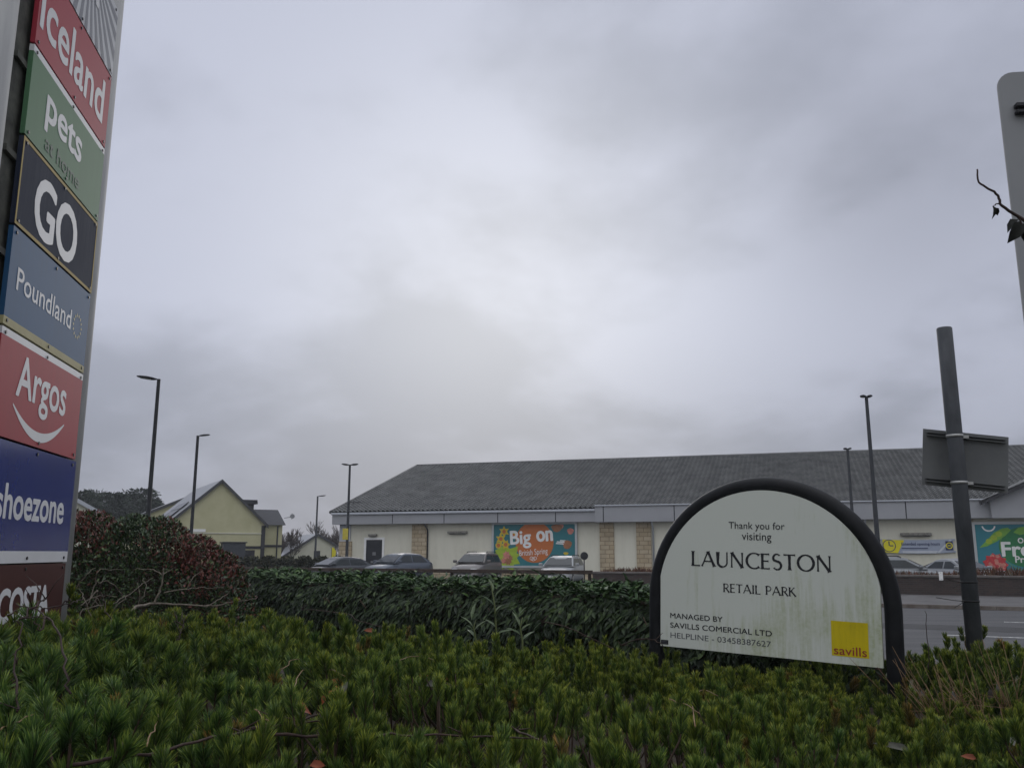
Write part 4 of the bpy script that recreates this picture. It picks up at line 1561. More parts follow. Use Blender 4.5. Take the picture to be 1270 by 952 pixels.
def hedge_leaves(n, part):
    s_ = (rng.random(n) ** 1.25) * (cum[-1] - 0.2) + 0.1
    xy, d_, f_ = hedge_frame(s_)
    bump = 0.05 * np.sin(s_ * 2.1) + 0.04 * np.sin(s_ * 5.3 + 1) + 0.03 * np.sin(s_ * 11.7)
    TH_ = 1.0
    if part == 'front':
        # down the front face, rounded shoulder above
        q_ = rng.random(n) ** 0.85
        z = 0.12 + q_ * (HT - 0.22) + bump * 0.5
        off = TH_ * 0.5 + 0.02 - 0.30 * np.clip((q_ - 0.78) / 0.22, 0, 1) ** 2 - rng.random(n) ** 2 * 0.16 + 0.05 * np.sin(s_ * 3 + z * 5)
        out_ = np.concatenate([f_, np.zeros((n, 1))], 1)
        A = norm(out_ * rng.uniform(0.25, 0.9, (n, 1)) + np.array([0, 0, -1]) * rng.uniform(0.3, 1.1, (n, 1)) + np.concatenate([d_, np.zeros((n, 1))], 1) * rng.normal(0.30, 0.6, (n, 1)) + rng.normal(0, 0.12, (n, 3)))
        Nn = norm(out_ + np.array([0, 0, 0.8]) + rng.normal(0, 0.35, (n, 3)))
    else:
        off = rng.uniform(-TH_ * 0.52, TH_ * 0.36, n)
        z = HT - 0.05 - 0.10 * np.abs(off / 0.5) ** 3 + bump * 0.6 + rng.normal(0, 0.025, n) - rng.random(n) ** 2 * 0.08
        out_ = np.concatenate([f_, np.zeros((n, 1))], 1)
        a2 = rng.random(n) * 6.28
        A = norm(np.stack([np.cos(a2), np.sin(a2), rng.uniform(0.0, 1.0, n)], 1) + out_ * 0.35)
        Nn = norm(np.array([0, 0, 1]) + rng.normal(0, 0.35, (n, 3)))
    P = np.stack([xy[:, 0] + f_[:, 0] * off, xy[:, 1] + f_[:, 1] * off, z], 1)
    return leaves(P, A, Nn, rng.uniform(0.07, 0.125, n), rng.uniform(0.028, 0.046, n), 0.3, 0.22)


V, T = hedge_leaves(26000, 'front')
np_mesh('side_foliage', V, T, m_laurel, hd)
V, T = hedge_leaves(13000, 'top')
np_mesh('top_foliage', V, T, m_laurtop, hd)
b = MB()                            # the woody inside
ss = np.linspace(0.05, cum[-1] - 0.1, 60)
xy, d_, f_ = hedge_frame(ss)
prof_ = [(0.30, 0.05), (0.34, 0.6), (0.24, HT - 0.17), (-0.34, HT - 0.15), (-0.38, 0.05)]
vs, fs = [], []
for i in range(60):
    for o_, z_ in prof_:
        vs.append((xy[i, 0] + f_[i, 0] * o_, xy[i, 1] + f_[i, 1] * o_, z_ + 0.03 * math.sin(i * 1.7 + z_ * 9)))
    if i:
        for k in range(4):
            fs.append(((i - 1) * 5 + k, (i - 1) * 5 + k + 1, i * 5 + k + 1, i * 5 + k))
b.add(vs, fs)
for i in range(50):
    s_ = rng.random() * cum[-1]
    xy1, d1, f1 = hedge_frame(np.array([s_]))
    p_ = np.array([xy1[0, 0], xy1[0, 1], 0.03])
    b.tube([p_, p_ + np.array([f1[0, 0] * 0.2, f1[0, 1] * 0.2, 0.5]), p_ + np.array([f1[0, 0] * 0.45 + rng.normal(0, 0.1), f1[0, 1] * 0.45, 1.0])], [0.02, 0.012, 0.005], 5)
b.build('branches', m_stem, hd)

# ------------------------------------------------------------------ red tipped photinia
m_phg = leafmat('photinia_green', [(0, (0.011, 0.024, 0.008)), (0.5, (0.021, 0.042, 0.013)), (0.85, (0.040, 0.072, 0.02)), (1, (0.085, 0.125, 0.035))], 0.38, 0.4)
m_phr = leafmat('photinia_red', [(0, (0.055, 0.016, 0.012)), (0.5, (0.10, 0.026, 0.02)), (1, (0.16, 0.052, 0.034))], 0.4, 0.4)
ph = empty('photinia_bush', (0, 0, 0), 0, 'big rounded bush with red young leaves beside the shop name pylon', 'bush')


def ph_top(x):
    """height of the bush along its length"""
    return np.interp(x, [-8.5, -7.4, -6.2, -5.2, -4.6, -4.2, -3.9, -3.65, -3.4], [1.75, 2.15, 2.14, 2.08, 1.98, 1.74, 1.50, 1.10, 0.6])


n = 40000
x = rng.uniform(-8.4, -3.42, n)
tp = ph_top(x) + 0.05 * np.sin(6 * x) + 0.04 * np.sin(13 * x + 1)
q_ = rng.random(n) ** 0.75
yc = 12.3
hw = 0.9
ang = rng.uniform(-0.25, math.pi * 0.62, n)          # from the foot of the front face over the top
rad_ = 1 - 0.22 * rng.random(n) ** 1.6
lump = 1 + 0.07 * np.sin(5.1 * x + 3 * ang) + 0.05 * np.sin(9.7 * x - 4 * ang)
yy = yc - hw * np.cos(ang) * rad_ * lump
zz_ = np.where(ang < 0.0, 0.25 + rng.random(n) * 0.5, 0.45 + (tp - 0.45) * np.sin(np.clip(ang, 0, math.pi)) ** 0.75 * rad_ * (0.97 + 0.03 * lump))
P = np.stack([x, yy, zz_], 1)
outn = norm(np.stack([np.clip((x + 5.6) * 0.25, -0.2, 0.8), -np.cos(ang), np.maximum(np.sin(ang), 0.1)], 1))
A = norm(outn + rng.normal(0, 0.6, (n, 3)) + np.array([0, 0, 0.15]))
Nn = norm(outn * 0.6 + rng.normal(0, 0.5, (n, 3)) + np.array([0, 0, 0.5]))
redness = 0.25 * np.sin(2.9 * x + 1.0) + 0.28 * np.sin(5.1 * x + 3 * zz_) + 0.22 * np.sin(7 * zz_ + 2 * x) + (zz_ / np.maximum(tp, 0.3) - 0.62) * 1.5 + rng.normal(0, 0.5, n)
isred = (redness > 0.70) & (rad_ > 0.86)
for nm, msk, mt in (('green_foliage', ~isred, m_phg), ('red_foliage', isred, m_phr)):
    k = msk.sum()
    V, T = leaves(P[msk], A[msk], Nn[msk], rng.uniform(0.04, 0.072, k), rng.uniform(0.02, 0.034, k), 0.25, 0.15)
    np_mesh(nm, V, T, mt, ph)
b = MB()
vs, fs = [], []
for i in range(40):
    x0_ = -8.35 + i * (4.75 / 39)
    tpx = float(ph_top(x0_)) * 0.80
    for k in range(8):
        a2 = math.pi * (k / 7)
        vs.append((x0_, yc - 0.55 * math.cos(a2), 0.1 + max(0.1, tpx - 0.1) * math.sin(a2) ** 0.6 if 0 < k < 7 else 0.02))
    if i:
        for k in range(7):
            fs.append(((i - 1) * 8 + k, (i - 1) * 8 + k + 1, i * 8 + k + 1, i * 8 + k))
b.add(vs, fs)
for i in range(70):
    x0_ = rng.uniform(-8.2, -3.7)
    y0_ = yc + rng.uniform(-0.4, 0.4)
    t0_ = float(ph_top(x0_))
    b.tube([(x0_, y0_, 0.0), (x0_ + rng.normal(0, 0.1), y0_ - 0.15, t0_ * 0.5), (x0_ + rng.normal(0, 0.2), y0_ - rng.uniform(0, 0.5), t0_ * 0.93)], [0.022, 0.014, 0.004], 5)
b.build('branches', m_stem, ph)

# ------------------------------------------------------------------ pylon with the shop names
dX = np.array([-0.159, 1, 0])
dX /= np.linalg.norm(dX)
P0 = np.array([-0.6037 * 5.03, 5.03, 0.0])
py = empty('pylon_sign', tuple(P0), math.atan2(dX[1], dX[0]), 'tall grey posted pylon stacked with shop name panels', 'sign')
m_conc = M('pale_post_paint', (0.29, 0.29, 0.29), 0.65, scale=3, col2=(0.38, 0.38, 0.37), stretch=(3, 3, 0.5))
m_back = M('pylon_back', (0.05, 0.05, 0.045), 0.85, scale=9, col2=(0.13, 0.13, 0.11))
m_bolt = M('bolt_head', (0.02, 0.02, 0.022), 0.4, metal=0.5)
for xc_ in (-0.27, 1.665):
    b = MB()
    b.tube([(xc_, 0.17, -0.05), (xc_, 0.17, 6.45)], 0.155, 28)
    b.tube([(xc_, 0.17, 6.45), (xc_, 0.17, 6.5)], [0.165, 0.165], 28)
    b.build('post', m_conc, py)
b = MB()
b.box(-0.14, 1.53, 0.06, 0.10, 0.75, 6.35)
for z in np.arange(0.9, 6.4, 0.62):
    b.box(-0.15, 1.54, 0.03, 0.058, z - 0.02, z + 0.02)
b.build('backing', m_back, py)


def mpan(name, col, rough=0.5, var=0.05):
    return streaked(name, col, tuple(c_ * 0.62 + 0.02 for c_ in col), (0.46, 0.80), 10, 0.9, rough, 1.4, 35)


m_offw = M('sign_white', (0.62, 0.62, 0.63), 0.45, var=0.04)
m_navyw = streaked('weathered_navy', (0.020, 0.027, 0.050), (0.055, 0.063, 0.085), (0.45, 0.66), 40, 0.8, 0.7, 2.0, 60)
m_goldy = M('gold_edge', (0.36, 0.26, 0.07), 0.6, var=0.15)
m_cost = streaked('costa_maroon', (0.055, 0.016, 0.016), (0.10, 0.035, 0.03), (0.45, 0.8), 3, 8, 0.35)
m_iceg = M('sunken_letters', (0.032, 0.075, 0.045), 0.5)
panels = [
    ('white striped panel cut by the top of the view', M('stripe_white', (0.50, 0.51, 0.53), 0.5), 5.415, 6.02),
    ('red panel lettered iceland', mpan('iceland_red', (0.36, 0.04, 0.06)), 4.79, 5.40),
    ('green panel lettered pets at home', mpan('pets_green', (0.085, 0.19, 0.10)), 4.165, 4.775),
    ('weathered navy panel lettered GO', m_navyw, 3.575, 4.15),
    ('blue grey panel lettered Poundland', mpan('poundland_blue', (0.026, 0.088, 0.19)), 2.945, 3.56),
    ('red panel lettered Argos', mpan('argos_red', (0.34, 0.035, 0.05)), 2.285, 2.93),
    ('deep blue panel lettered shoezone', M('shoezone_blue', (0.012, 0.026, 0.17), 0.12, var=0.08, spec=0.6), 1.535, 2.27),
    ('dark maroon panel lettered COSTA', m_cost, 0.88, 1.525),
]
PO = []
for lb, mt, z0_, z1_ in panels:
    b = MB()
    hem = {'white': 0}.get(lb[:5], 0)
    if 'shoezone' in lb:
        b.box(0, 1.53, 0, 0.03, z0_, z0_ + 0.075, 1)
        b.box(0, 1.53, 0, 0.03, z0_ + 0.0751, z1_, 0)
    elif 'iceland' in lb:
        b.box(0, 1.5, 0, 0.03, z0_, z1_, 0)
    elif 'GO' in lb:
        b.box(0, 1.5, 0, 0.03, z0_, z1_, 0)
        for (xa_, xb_, za_, zb_) in ((0, 1.5, z0_, z0_ + 0.022), (0, 1.5, z1_ - 0.022, z1_), (0, 0.018, z0_ + 0.022, z1_ - 0.022), (1.482, 1.5, z0_ + 0.022, z1_ - 0.022)):
            b.box(xa_, xb_, -0.002, 0.0, za_, zb_, 1)
    elif 'Poundland' in lb:
        b.box(0, 1.5, 0, 0.03, z0_, z0_ + 0.05, 1)
        b.box(0, 1.5, 0, 0.03, z0_ + 0.0501, z1_, 0)
    elif 'pets' in lb or 'Argos' in lb:
        b.box(0, 1.5, 0, 0.03, z0_, z1_ - 0.045, 0)
        b.box(0, 1.5, 0, 0.03, z1_ - 0.0449, z1_, 1)
    else:
        b.box(0, 1.51, 0, 0.03, z0_, z1_, 0)
    for xx in (0.05, 0.75, 1.45):
        for z in (z0_ + 0.03, z1_ - 0.03):
            b.tube([(xx, -0.0005, z), (xx, -0.006, z)], 0.011, 8, mi=2)
    hem = {'GO': m_goldy, 'Poundland': M('cream_hem', (0.40, 0.36, 0.19), 0.6)}
    sec = m_goldy if 'GO' in lb else (hem['Poundland'] if 'Poundland' in lb else m_offw)
    o_ = tag(b.build('name_panel', [mt, sec, m_bolt], py), lb)
    PO.append(o_)
yL = -0.0012
# striped panel
b = MB()
fxx, fzz = 0.80, 6.10
m_stripe = M('stripe_grey', (0.16, 0.17, 0.20), 0.5)
for i in range(-15, 16):
    if i % 2:
        continue
    a0_, a1_ = R(-90 + i * 5.2), R(-90 + (i + 1) * 5.2)

    def lim(a2):
        dx_, dz_ = math.cos(a2), math.sin(a2)
        tmax = 9
        if dz_ < -1e-3:
            tmax = min(tmax, (5.417 - fzz) / dz_)
        if abs(dx_) > 1e-3:
            tmax = min(tmax, ((1.508 if dx_ > 0 else 0.002) - fxx) / dx_)
        return tmax
    r0_ = 0.10
    b.quad(*[(fxx + r_ * math.cos(a2), yL, min(6.018, fzz + r_ * math.sin(a2))) for a2, r_ in ((a0_, max(r0_, 0.11)), (a0_, lim(a0_)), (a1_, lim(a1_)), (a1_, max(r0_, 0.11)))])
put_text(b, 'T', 0.86, 1.16, 5.72, 6.015, -0.0030, 0.06, 1)
put_text(b, 'T', 0.42, 0.74, 5.80, 6.015, -0.0030, 0.06, 1)
b.build('lettering', [m_stripe, m_offw], PO[0])
b = MB()
put_text(b, 'iceland', -0.03 + 0.06, 1.37, 4.925, 5.285, yL, 0.035)
b.build('lettering', m_offw, PO[1])
b = MB()
put_text(b, 'pets', 0.28, 1.0, 4.335, 4.62, yL, 0.05, 0)
put_text(b, 'at home', 0.32, 1.0, 4.215, 4.325, yL - 0.001, 0.03, 1)
b.build('lettering', [m_offw, m_iceg], PO[2])
b = MB()
put_text(b, 'GO', 0.26, 1.085, 3.625, 4.045, yL, 0.05, spacing=0.95)
b.build('lettering', m_offw, PO[3])
b = MB()
put_text(b, 'Poundland', 0.125, 1.125, 3.19, 3.335, yL, 0.02)
for i in range(14):
    t_ = 2 * math.pi * i / 14
    b.add([(1.265 + r_ * math.cos(t_ + o2), yL, 3.25 + r_ * 0.95 * math.sin(t_ + o2)) for r_, o2 in ((0.082, -0.14), (0.105, 0.0), (0.084, 0.16), (0.072, 0.0))], [(0, 1, 2, 3)], 1)
b.build('lettering', [m_offw, M('wreath_gold', (0.45, 0.40, 0.2), 0.5)], PO[4])
b = MB()
put_text(b, 'Argos', 0.29, 1.185, 2.475, 2.825, yL, 0.035)
vs, fs = [], []
for i in range(25):
    t_ = i / 24
    x_ = 0.27 + 0.92 * t_
    z_ = 2.50 - 0.155 * (1 - (2 * t_ - 1) ** 2)
    th_ = 0.012 + 0.052 * (1 - (2 * t_ - 1) ** 2)
    vs += [(x_, yL, z_ - th_ * 0.4), (x_, yL, z_ + th_ * 0.6)]
    if i:
        fs.append((2 * i - 2, 2 * i, 2 * i + 1, 2 * i - 1))
b.add(vs, fs)
b.build('lettering', m_offw, PO[5])
b = MB()
put_text(b, 'shoezone', 0.17, 1.36, 1.80, 2.02, yL, 0.05)
b.build('lettering', m_offw, PO[6])
b = MB()
put_text(b, 'COSTA', 0.36, 1.235, 1.17, 1.385, yL, 0.065, spacing=0.92)
b.build('lettering', m_offw, PO[7])

# ------------------------------------------------------------------ arched sign
PL = at(820, 800, 7.2)
PR = at(1096, 828, 6.3)
X = PR - PL
SW = np.linalg.norm(X)
X = X / SW
h_ = np.array([X[0], X[1], 0])
h_ /= np.linalg.norm(h_)
Yb = np.array([-h_[1], h_[0], 0])
Z = np.cross(X, Yb)
ar = empty('arched_sign', tuple(PL), 0, 'arched white Launceston Retail Park sign in a black tube frame', 'sign')
ar.rotation_euler = Matrix(((X[0], Yb[0], Z[0]), (X[1], Yb[1], Z[1]), (X[2], Yb[2], Z[2]))).to_euler()
m_blk = M('black_gloss_tube', (0.006, 0.0065, 0.008), 0.5, scale=7, col2=(0.013, 0.014, 0.016), spec=0.18)
m_algae = streaked('algae_white_panel', (0.555, 0.58, 0.53), (0.24, 0.28, 0.08), (0.52, 0.82), 16, 1.3, 0.5, 1.9, 45, bias=(0.085, -0.10))
hwid = SW / 2
zc_ = 0.375
b = MB()
pa = []
for i in range(49):
    t_ = math.pi * (1 - i / 48)
    pa.append((hwid + 0.845 * math.cos(t_), zc_ + 0.85 * math.sin(t_)))
poly = [(0, 0)] + [(max(0.0, min(SW, x_)), z_) for x_, z_ in pa] + [(SW, 0)]
b.prism(poly[::-1], -0.012, 0.012, 0)
panel = b.build('panel', [m_algae], ar)
b = MB()
pts = [(hwid - 0.895, 0.07, -0.75), (hwid - 0.895, 0.07, 0.0)]
for i in range(41):
    t_ = math.pi * (1 - i / 40)
    pts.append((hwid + 0.895 * math.cos(t_), 0.07, zc_ + 0.895 * math.sin(t_)))
pts += [(hwid + 0.895, 0.07, 0.0), (hwid + 0.895, 0.07, -0.75)]
b.tube(pts, 0.061, 18)
b.build('frame', m_blk, ar)
m_ink = M('sign_ink', (0.015, 0.016, 0.02), 0.5, var=0.1)
m_ink2 = M('sign_ink_thin', (0.07, 0.075, 0.085), 0.5, var=0.1)
yL = -0.0135
for txt, xa_, xb_, za_, zb_, bold_, kind_ in (('Thank you for', 0.568, 1.0, 0.913, 0.983, 0.004, 0), ('visiting', 0.671, 0.899, 0.827, 0.902, 0.004, 0),
                                              ('LAUNCESTON', 0.262, 1.335, 0.635, 0.749, 0, 2), ('RETAIL PARK', 0.519, 1.072, 0.447, 0.511, 0, 2),
                                              ('MANAGED BY', 0.083, 0.512, 0.220, 0.2605, 0.018, 0), ('SAVILLS COMERCIAL LTD', 0.083, 0.889, 0.1465, 0.1875, 0.018, 0),
                                              ('HELPLINE - 03458387627', 0.085, 0.881, 0.069, 0.111, 0.0, 1)):
    b = MB()
    if kind_ == 2:
        put_caps(b, txt, xa_, xb_, za_, zb_, yL)
    else:
        put_text(b, txt, xa_, xb_, za_, zb_, yL, bold_)
    b.build('lettering', m_ink2 if kind_ == 1 else m_ink, panel)
b = MB()
b.box(0.004, 0.066, yL, -0.0121, 0.014, 0.048)
for k in range(2):
    b.box(0.012, 0.058, yL - 0.0015, yL - 0.0005, 0.022 + 0.012 * k, 0.026 + 0.012 * k, 1)
b.build('maker_plate', [m_ink, m_ink2], panel)
b = MB()
b.box(1.315, 1.566, -0.0135, -0.0122, 0.054, 0.295)
m_sqy = streaked('algae_yellow', (0.56, 0.44, 0.012), (0.20, 0.19, 0.02), (0.45, 0.85), 14, 1.5, 0.5, 3, 40)
sq = b.build('yellow_square', m_sqy, panel)
b = MB()
put_text(b, 'savills', 1.330, 1.553, 0.064, 0.124, -0.0150, 0.01)
b.build('lettering', M('savills_red', (0.26, 0.03, 0.025), 0.5), sq)

# ------------------------------------------------------------------ plain post carrying the back of a small crooked sign
q = at(1209, 798, 7.6)
sp = empty('sign_post', (q[0], q[1], 0), 0, 'plain grey roadside post with the back of a crooked small sign', 'signpost')
m_galv = M('dull_galvanised', (0.045, 0.049, 0.056), 0.6, scale=6, col2=(0.10, 0.105, 0.115), spec=0.2, stretch=(1, 1, 0.4))
m_galvd = M('sign_back', (0.10, 0.104, 0.107), 0.6, scale=2.5, col2=(0.145, 0.15, 0.15))
m_clip = M('clip_metal', (0.36, 0.36, 0.35), 0.4, metal=0.5)
ztp = at(1167, 406.5, 7.6)[2]
b = MB()
b.tube([(0, 0, 0.05), (0, 0, ztp - 0.01), (0, 0, ztp)], [0.066, 0.066, 0.060], 20)
b.build('post', m_galv, sp)
cq = at(1186.5, 571.5, 7.6 - 0.0)
lc = at(1195, 571.5, 7.75)
pw, phh = 0.735, 0.50
roll = R(6.5)
rm = Matrix.Translation(Vector((lc[0] - q[0], 0.122, lc[2]))) @ Matrix.Rotation(R(-4), 4, 'Z') @ Matrix.Rotation(roll, 4, 'Y')
b = MB()
b.box(-pw / 2, pw / 2, -0.002, 0.004, -phh / 2, phh / 2, rot=rm)
for zz_ in (phh / 2 - 0.045, -phh / 2 + 0.045):
    b.box(-pw / 2 + 0.03, pw / 2 - 0.03, -0.035, -0.0022, zz_ - 0.016, zz_ - 0.010, rot=rm)
    b.box(-pw / 2 + 0.03, pw / 2 - 0.03, -0.035, -0.0022, zz_ + 0.010, zz_ + 0.016, rot=rm)
b.build('sign_plate', m_galvd, sp)
b = MB()
for zz_ in (phh / 2 - 0.045, -phh / 2 + 0.045):
    c_ = rm @ Vector((0, -0.03, zz_))
    b.tube([(0, 0, c_.z - 0.012), (0, 0, c_.z + 0.012)], 0.0705, 20)
    b.box(0.078, 0.14, 0.03, 0.075, c_.z - 0.014, c_.z + 0.012)
b.build('clip', m_clip, sp)
b = MB()
for vv, sd in ((721.5, 1), (745, 2)):
    zt_ = at(1200, vv, 7.6)[2]
    b.tube([(0, 0, zt_ - 0.008), (0, 0, zt_ + 0.008)], 0.0695, 16)
    r_ = random.Random(sd)
    b.tube([(-0.07, -0.03, zt_), (-0.18, -0.08, zt_ + 0.01), (-0.34 if sd == 2 else -0.24, -0.1, zt_ + 0.035)], 0.003, 5)
    b.tube([(-0.07, -0.03, zt_), (-0.14, -0.1, zt_ - 0.02), (-0.2, -0.12, zt_ - 0.045)], 0.003, 5)
b.build('cable_tie', m_trim, sp)

# ------------------------------------------------------------------ big sign seen from behind at the edge of the view
q = at(1240, 105, 5.0)
q2 = at(1262, 85, 5.0)
bs = empty('road_sign', (q[0] + 0.725, 5.0, 0), R(-6), 'large plain grey back of a round cornered road sign', 'road sign')
topz = at(1262, 83, 5.0)[2]
botz = 1.55
pts_ = []
wd_, rc = 0.70, 0.10
for (cx2, cz2, a0_) in ((wd_ - rc, topz - rc, 0), (-wd_ + rc, topz - rc, 90), (-wd_ + rc, botz + rc, 180), (wd_ - rc, botz + rc, 270)):
    for k in range(7):
        a2 = R(a0_ + 90 * k / 6)
        pts_.append((cx2 + rc * math.cos(a2), cz2 + rc * math.sin(a2)))
b = MB()
b.prism(pts_, 0, 0.012)
m_bsign = M('big_sign_back', (0.22, 0.225, 0.235), 0.5, scale=1.5, col2=(0.26, 0.265, 0.275))
b.build('panel', m_bsign, bs)
for zz_ in (at(1255, 131, 5)[2], botz + 0.3):
    b = MB()
    b.box(-wd_ + 0.08, wd_ - 0.08, -0.045, -0.001, zz_ - 0.035, zz_ - 0.012, ch=0.004)
    b.box(-wd_ + 0.08, wd_ - 0.08, -0.045, -0.001, zz_ + 0.008, zz_ + 0.035, ch=0.004)
    b.build('rail', m_dark, bs)
b = MB()
b.tube([(0.05, -0.10, 0), (0.05, -0.10, topz - 0.05)], 0.05, 14)
b.build('post', m_galv, bs)
# ------------------------------------------------------------------ low pines that fill the bed
m_pine = bpy.data.materials.new('pine_needles')
m_pine.use_nodes = True
t = m_pine.node_tree
p = t.nodes['Principled BSDF']
p.inputs['Roughness'].default_value = 0.5
p.inputs['Specular IOR Level'].default_value = 0.35
g1 = N(t, 'ShaderNodeAttribute', attribute_name='tip')
g2 = N(t, 'ShaderNodeAttribute', attribute_name='tint')
r1 = N(t, 'ShaderNodeValToRGB')
r1.color_ramp.elements[0].color = (0.022, 0.042, 0.013, 1)
r1.color_ramp.elements[1].color = (0.34, 0.37, 0.07, 1)
e2 = r1.color_ramp.elements.new(0.55)
e2.color = (0.080, 0.130, 0.028, 1)
r2 = N(t, 'ShaderNodeValToRGB')
r2.color_ramp.elements[0].color = (0.66, 0.86, 0.80, 1)
r2.color_ramp.elements[1].color = (1.35, 1.16, 0.65, 1)
e3 = r2.color_ramp.elements.new(0.05)
e3.color = (0.66, 0.86, 0.80, 1)
r2.color_ramp.elements[0].color = (1.5, 0.72, 0.8, 1)      # a few dead brown shoots
mm = N(t, 'ShaderNodeMix', data_type='RGBA', blend_type='MULTIPLY')
mm.inputs[0].default_value = 1.0
L(t, g1.outputs['Fac'], r1.inputs[0])
L(t, g2.outputs['Fac'], r2.inputs[0])
L(t, r1.outputs[0], mm.inputs[6])
L(t, r2.outputs[0], mm.inputs[7])
L(t, mm.outputs[2], p.inputs['Base Color'])
sh = N(t, 'ShaderNodeMixShader')
tr = N(t, 'ShaderNodeBsdfTranslucent')
L(t, mm.outputs[2], tr.inputs[0])
sh.inputs[0].default_value = 0.15
L(t, p.outputs[0], sh.inputs[1])
L(t, tr.outputs[0], sh.inputs[2])
L(t, sh.outputs[0], t.nodes['Material Output'].inputs[0])

rp_ = np.random.default_rng(21)


def shoots(nb, kmin, kmax, rlo, rhi, drop, hvar, seed, per):
    r_ = np.random.default_rng(seed)
    bx_a = r_.uniform(-7.5, 6.6, nb * 4)
    by_a = 0.9 + r_.random(nb * 4) * 8.4
    ok = (by_a < yback(bx_a)) & (np.abs(bx_a) < by_a * 0.75 + 1.3)
    bx_a, by_a = bx_a[ok][:nb], by_a[ok][:nb]
    gap = np.sin(2.3 * bx_a + 1.1 * by_a) * np.sin(1.7 * by_a - 0.8 * bx_a + 2) + 0.6 * np.sin(4.7 * bx_a - 3.9 * by_a)
    keep = gap + r_.normal(0, 0.35, len(bx_a)) > -0.95
    bx_a, by_a = bx_a[keep], by_a[keep]
    nb = len(bx_a)
    bh = r_.normal(0, hvar, nb)
    tall = r_.random(nb) < 0.02
    if drop == 0:
        bh[tall] += r_.uniform(0.06, 0.16, tall.sum())
    k = r_.integers(kmin, kmax, nb)
    ci = np.repeat(np.arange(nb), k)
    j = np.arange(len(ci)) - np.repeat(np.cumsum(k) - k, k)
    ns = len(ci)
    ang = 2 * np.pi * j / k[ci] + r_.normal(0, 0.45, ns) + ci
    rad = np.where(j == 0, 0.01, r_.uniform(rlo, rhi, ns))
    sx, sy = bx_a[ci] + rad * np.cos(ang), by_a[ci] + rad * np.sin(ang)
    left = np.clip((-sx - 0.3) / 1.6, 0, 1) * np.clip((7.0 - sy) / 2.0, 0.1, 1)   # looser, longer needled plants on this side
    tilt = rad * r_.uniform(1.0, 2.6, ns) + left * r_.uniform(0, 0.45, ns)
    AX = norm(np.stack([np.cos(ang) * tilt, np.sin(ang) * tilt, np.ones(ns)], 1) + r_.normal(0, 0.09, (ns, 3)))
    Ls = r_.uniform(0.08, 0.18, ns) * (1 + 0.15 * left)
    size = r_.uniform(0.68, 1.2, ns)
    zt = ztop(sx, sy) - drop + bh[ci] + r_.normal(0, 0.03, ns) - rad * 0.2
    base = np.stack([sx, sy, zt - Ls], 1)
    dist = np.hypot(sx, sy)
    cnt = np.clip(per * (3.0 / np.maximum(dist, 2.4)) ** 0.8 * size, 50, per * 1.3) * (1 - 0.25 * left)
    cnt = cnt.astype(int)
    ix = np.repeat(np.arange(ns), cnt)
    nn = len(ix)
    u = 1 - 0.78 * r_.random(nn) ** 1.25
    ph = r_.random(nn) * 2 * np.pi
    A = AX[ix]
    tmp = np.where(np.abs(A[:, :1]) < 0.7, np.array([[1.0, 0, 0]]), np.array([[0, 1.0, 0]]))
    B1 = norm(np.cross(A, tmp))
    B2 = np.cross(A, B1)
    Rv = B1 * np.cos(ph)[:, None] + B2 * np.sin(ph)[:, None]
    al = np.where(u > 0.78, 0.70 * np.sqrt(r_.random(nn)), 0.58 * r_.uniform(0.75, 1.1, nn)) + left[ix] * 0.15
    D = norm(A * np.cos(al)[:, None] + Rv * np.sin(al)[:, None])
    ln = r_.uniform(0.038, 0.052, nn) * size[ix] * (1 + 0.55 * left[ix]) * (1.18 - 0.28 * u)
    st = base[ix] + A * (u * Ls[ix])[:, None] + Rv * 0.005
    wn = 0.0016 * (1 + 0.24 * np.maximum(dist[ix] - 2.8, 0)) * r_.uniform(0.8, 1.2, nn)
    Sd = norm(np.cross(D, r_.normal(0, 1, (nn, 3))))
    V = np.zeros((nn, 4, 3))
    V[:, 0] = st - Sd * wn[:, None]
    V[:, 1] = st + Sd * wn[:, None]
    mid = st + D * (ln * 0.6)[:, None] - A * (ln * 0.05)[:, None]
    V[:, 2] = mid + Sd * (wn * 0.95)[:, None]
    V[:, 3] = st + D * ln[:, None] + A * (ln * 0.05)[:, None]
    tip = np.zeros((nn, 4))
    g_ = 0.22 * u + r_.normal(0, 0.16, nn)
    tip[:, 0] = tip[:, 1] = np.clip(g_ - 0.05, 0, 1)
    tip[:, 2] = np.clip(g_ + 0.28, 0, 1)
    tip[:, 3] = np.clip(g_ + 0.62, 0, 1)
    stn = np.clip(0.52 + r_.normal(0, 0.17, ns) + 0.10 * np.sin(1.3 * sx + 0.9 * sy) + 0.10 * np.clip(sy - 4, -1, 2) - 0.38 * left - drop * 1.5, 0.06, 1)
    stn[r_.random(ns) < 0.02] = 0.0
    return V, tip, np.repeat(stn[ix], 4), (base, AX, Ls, dist, bx_a[ci], by_a[ci])


parts_ = [shoots(2000, 3, 6, 0.075, 0.17, 0.0, 0.066, 21, 230), shoots(1150, 2, 4, 0.08, 0.2, 0.13, 0.05, 22, 110)]
Vn = np.concatenate([p_[0] for p_ in parts_])
tip = np.concatenate([p_[1] for p_ in parts_])
tint = np.concatenate([p_[2] for p_ in parts_])
nn = len(Vn)
q4 = np.arange(nn)[:, None] * 4
Tn = np.concatenate([q4 + np.array([[0, 1, 2]]), q4 + np.array([[0, 2, 3]])])
# a few browned needles low on the shoots
pines = np_mesh('pine_shrubs', Vn.reshape(-1, 3), Tn, m_pine, None, {'tip': tip.ravel(), 'tint': tint})
tag(pines, 'dense mass of low dark green dwarf pine shoots filling the bed', 'shrubs', kind='stuff')
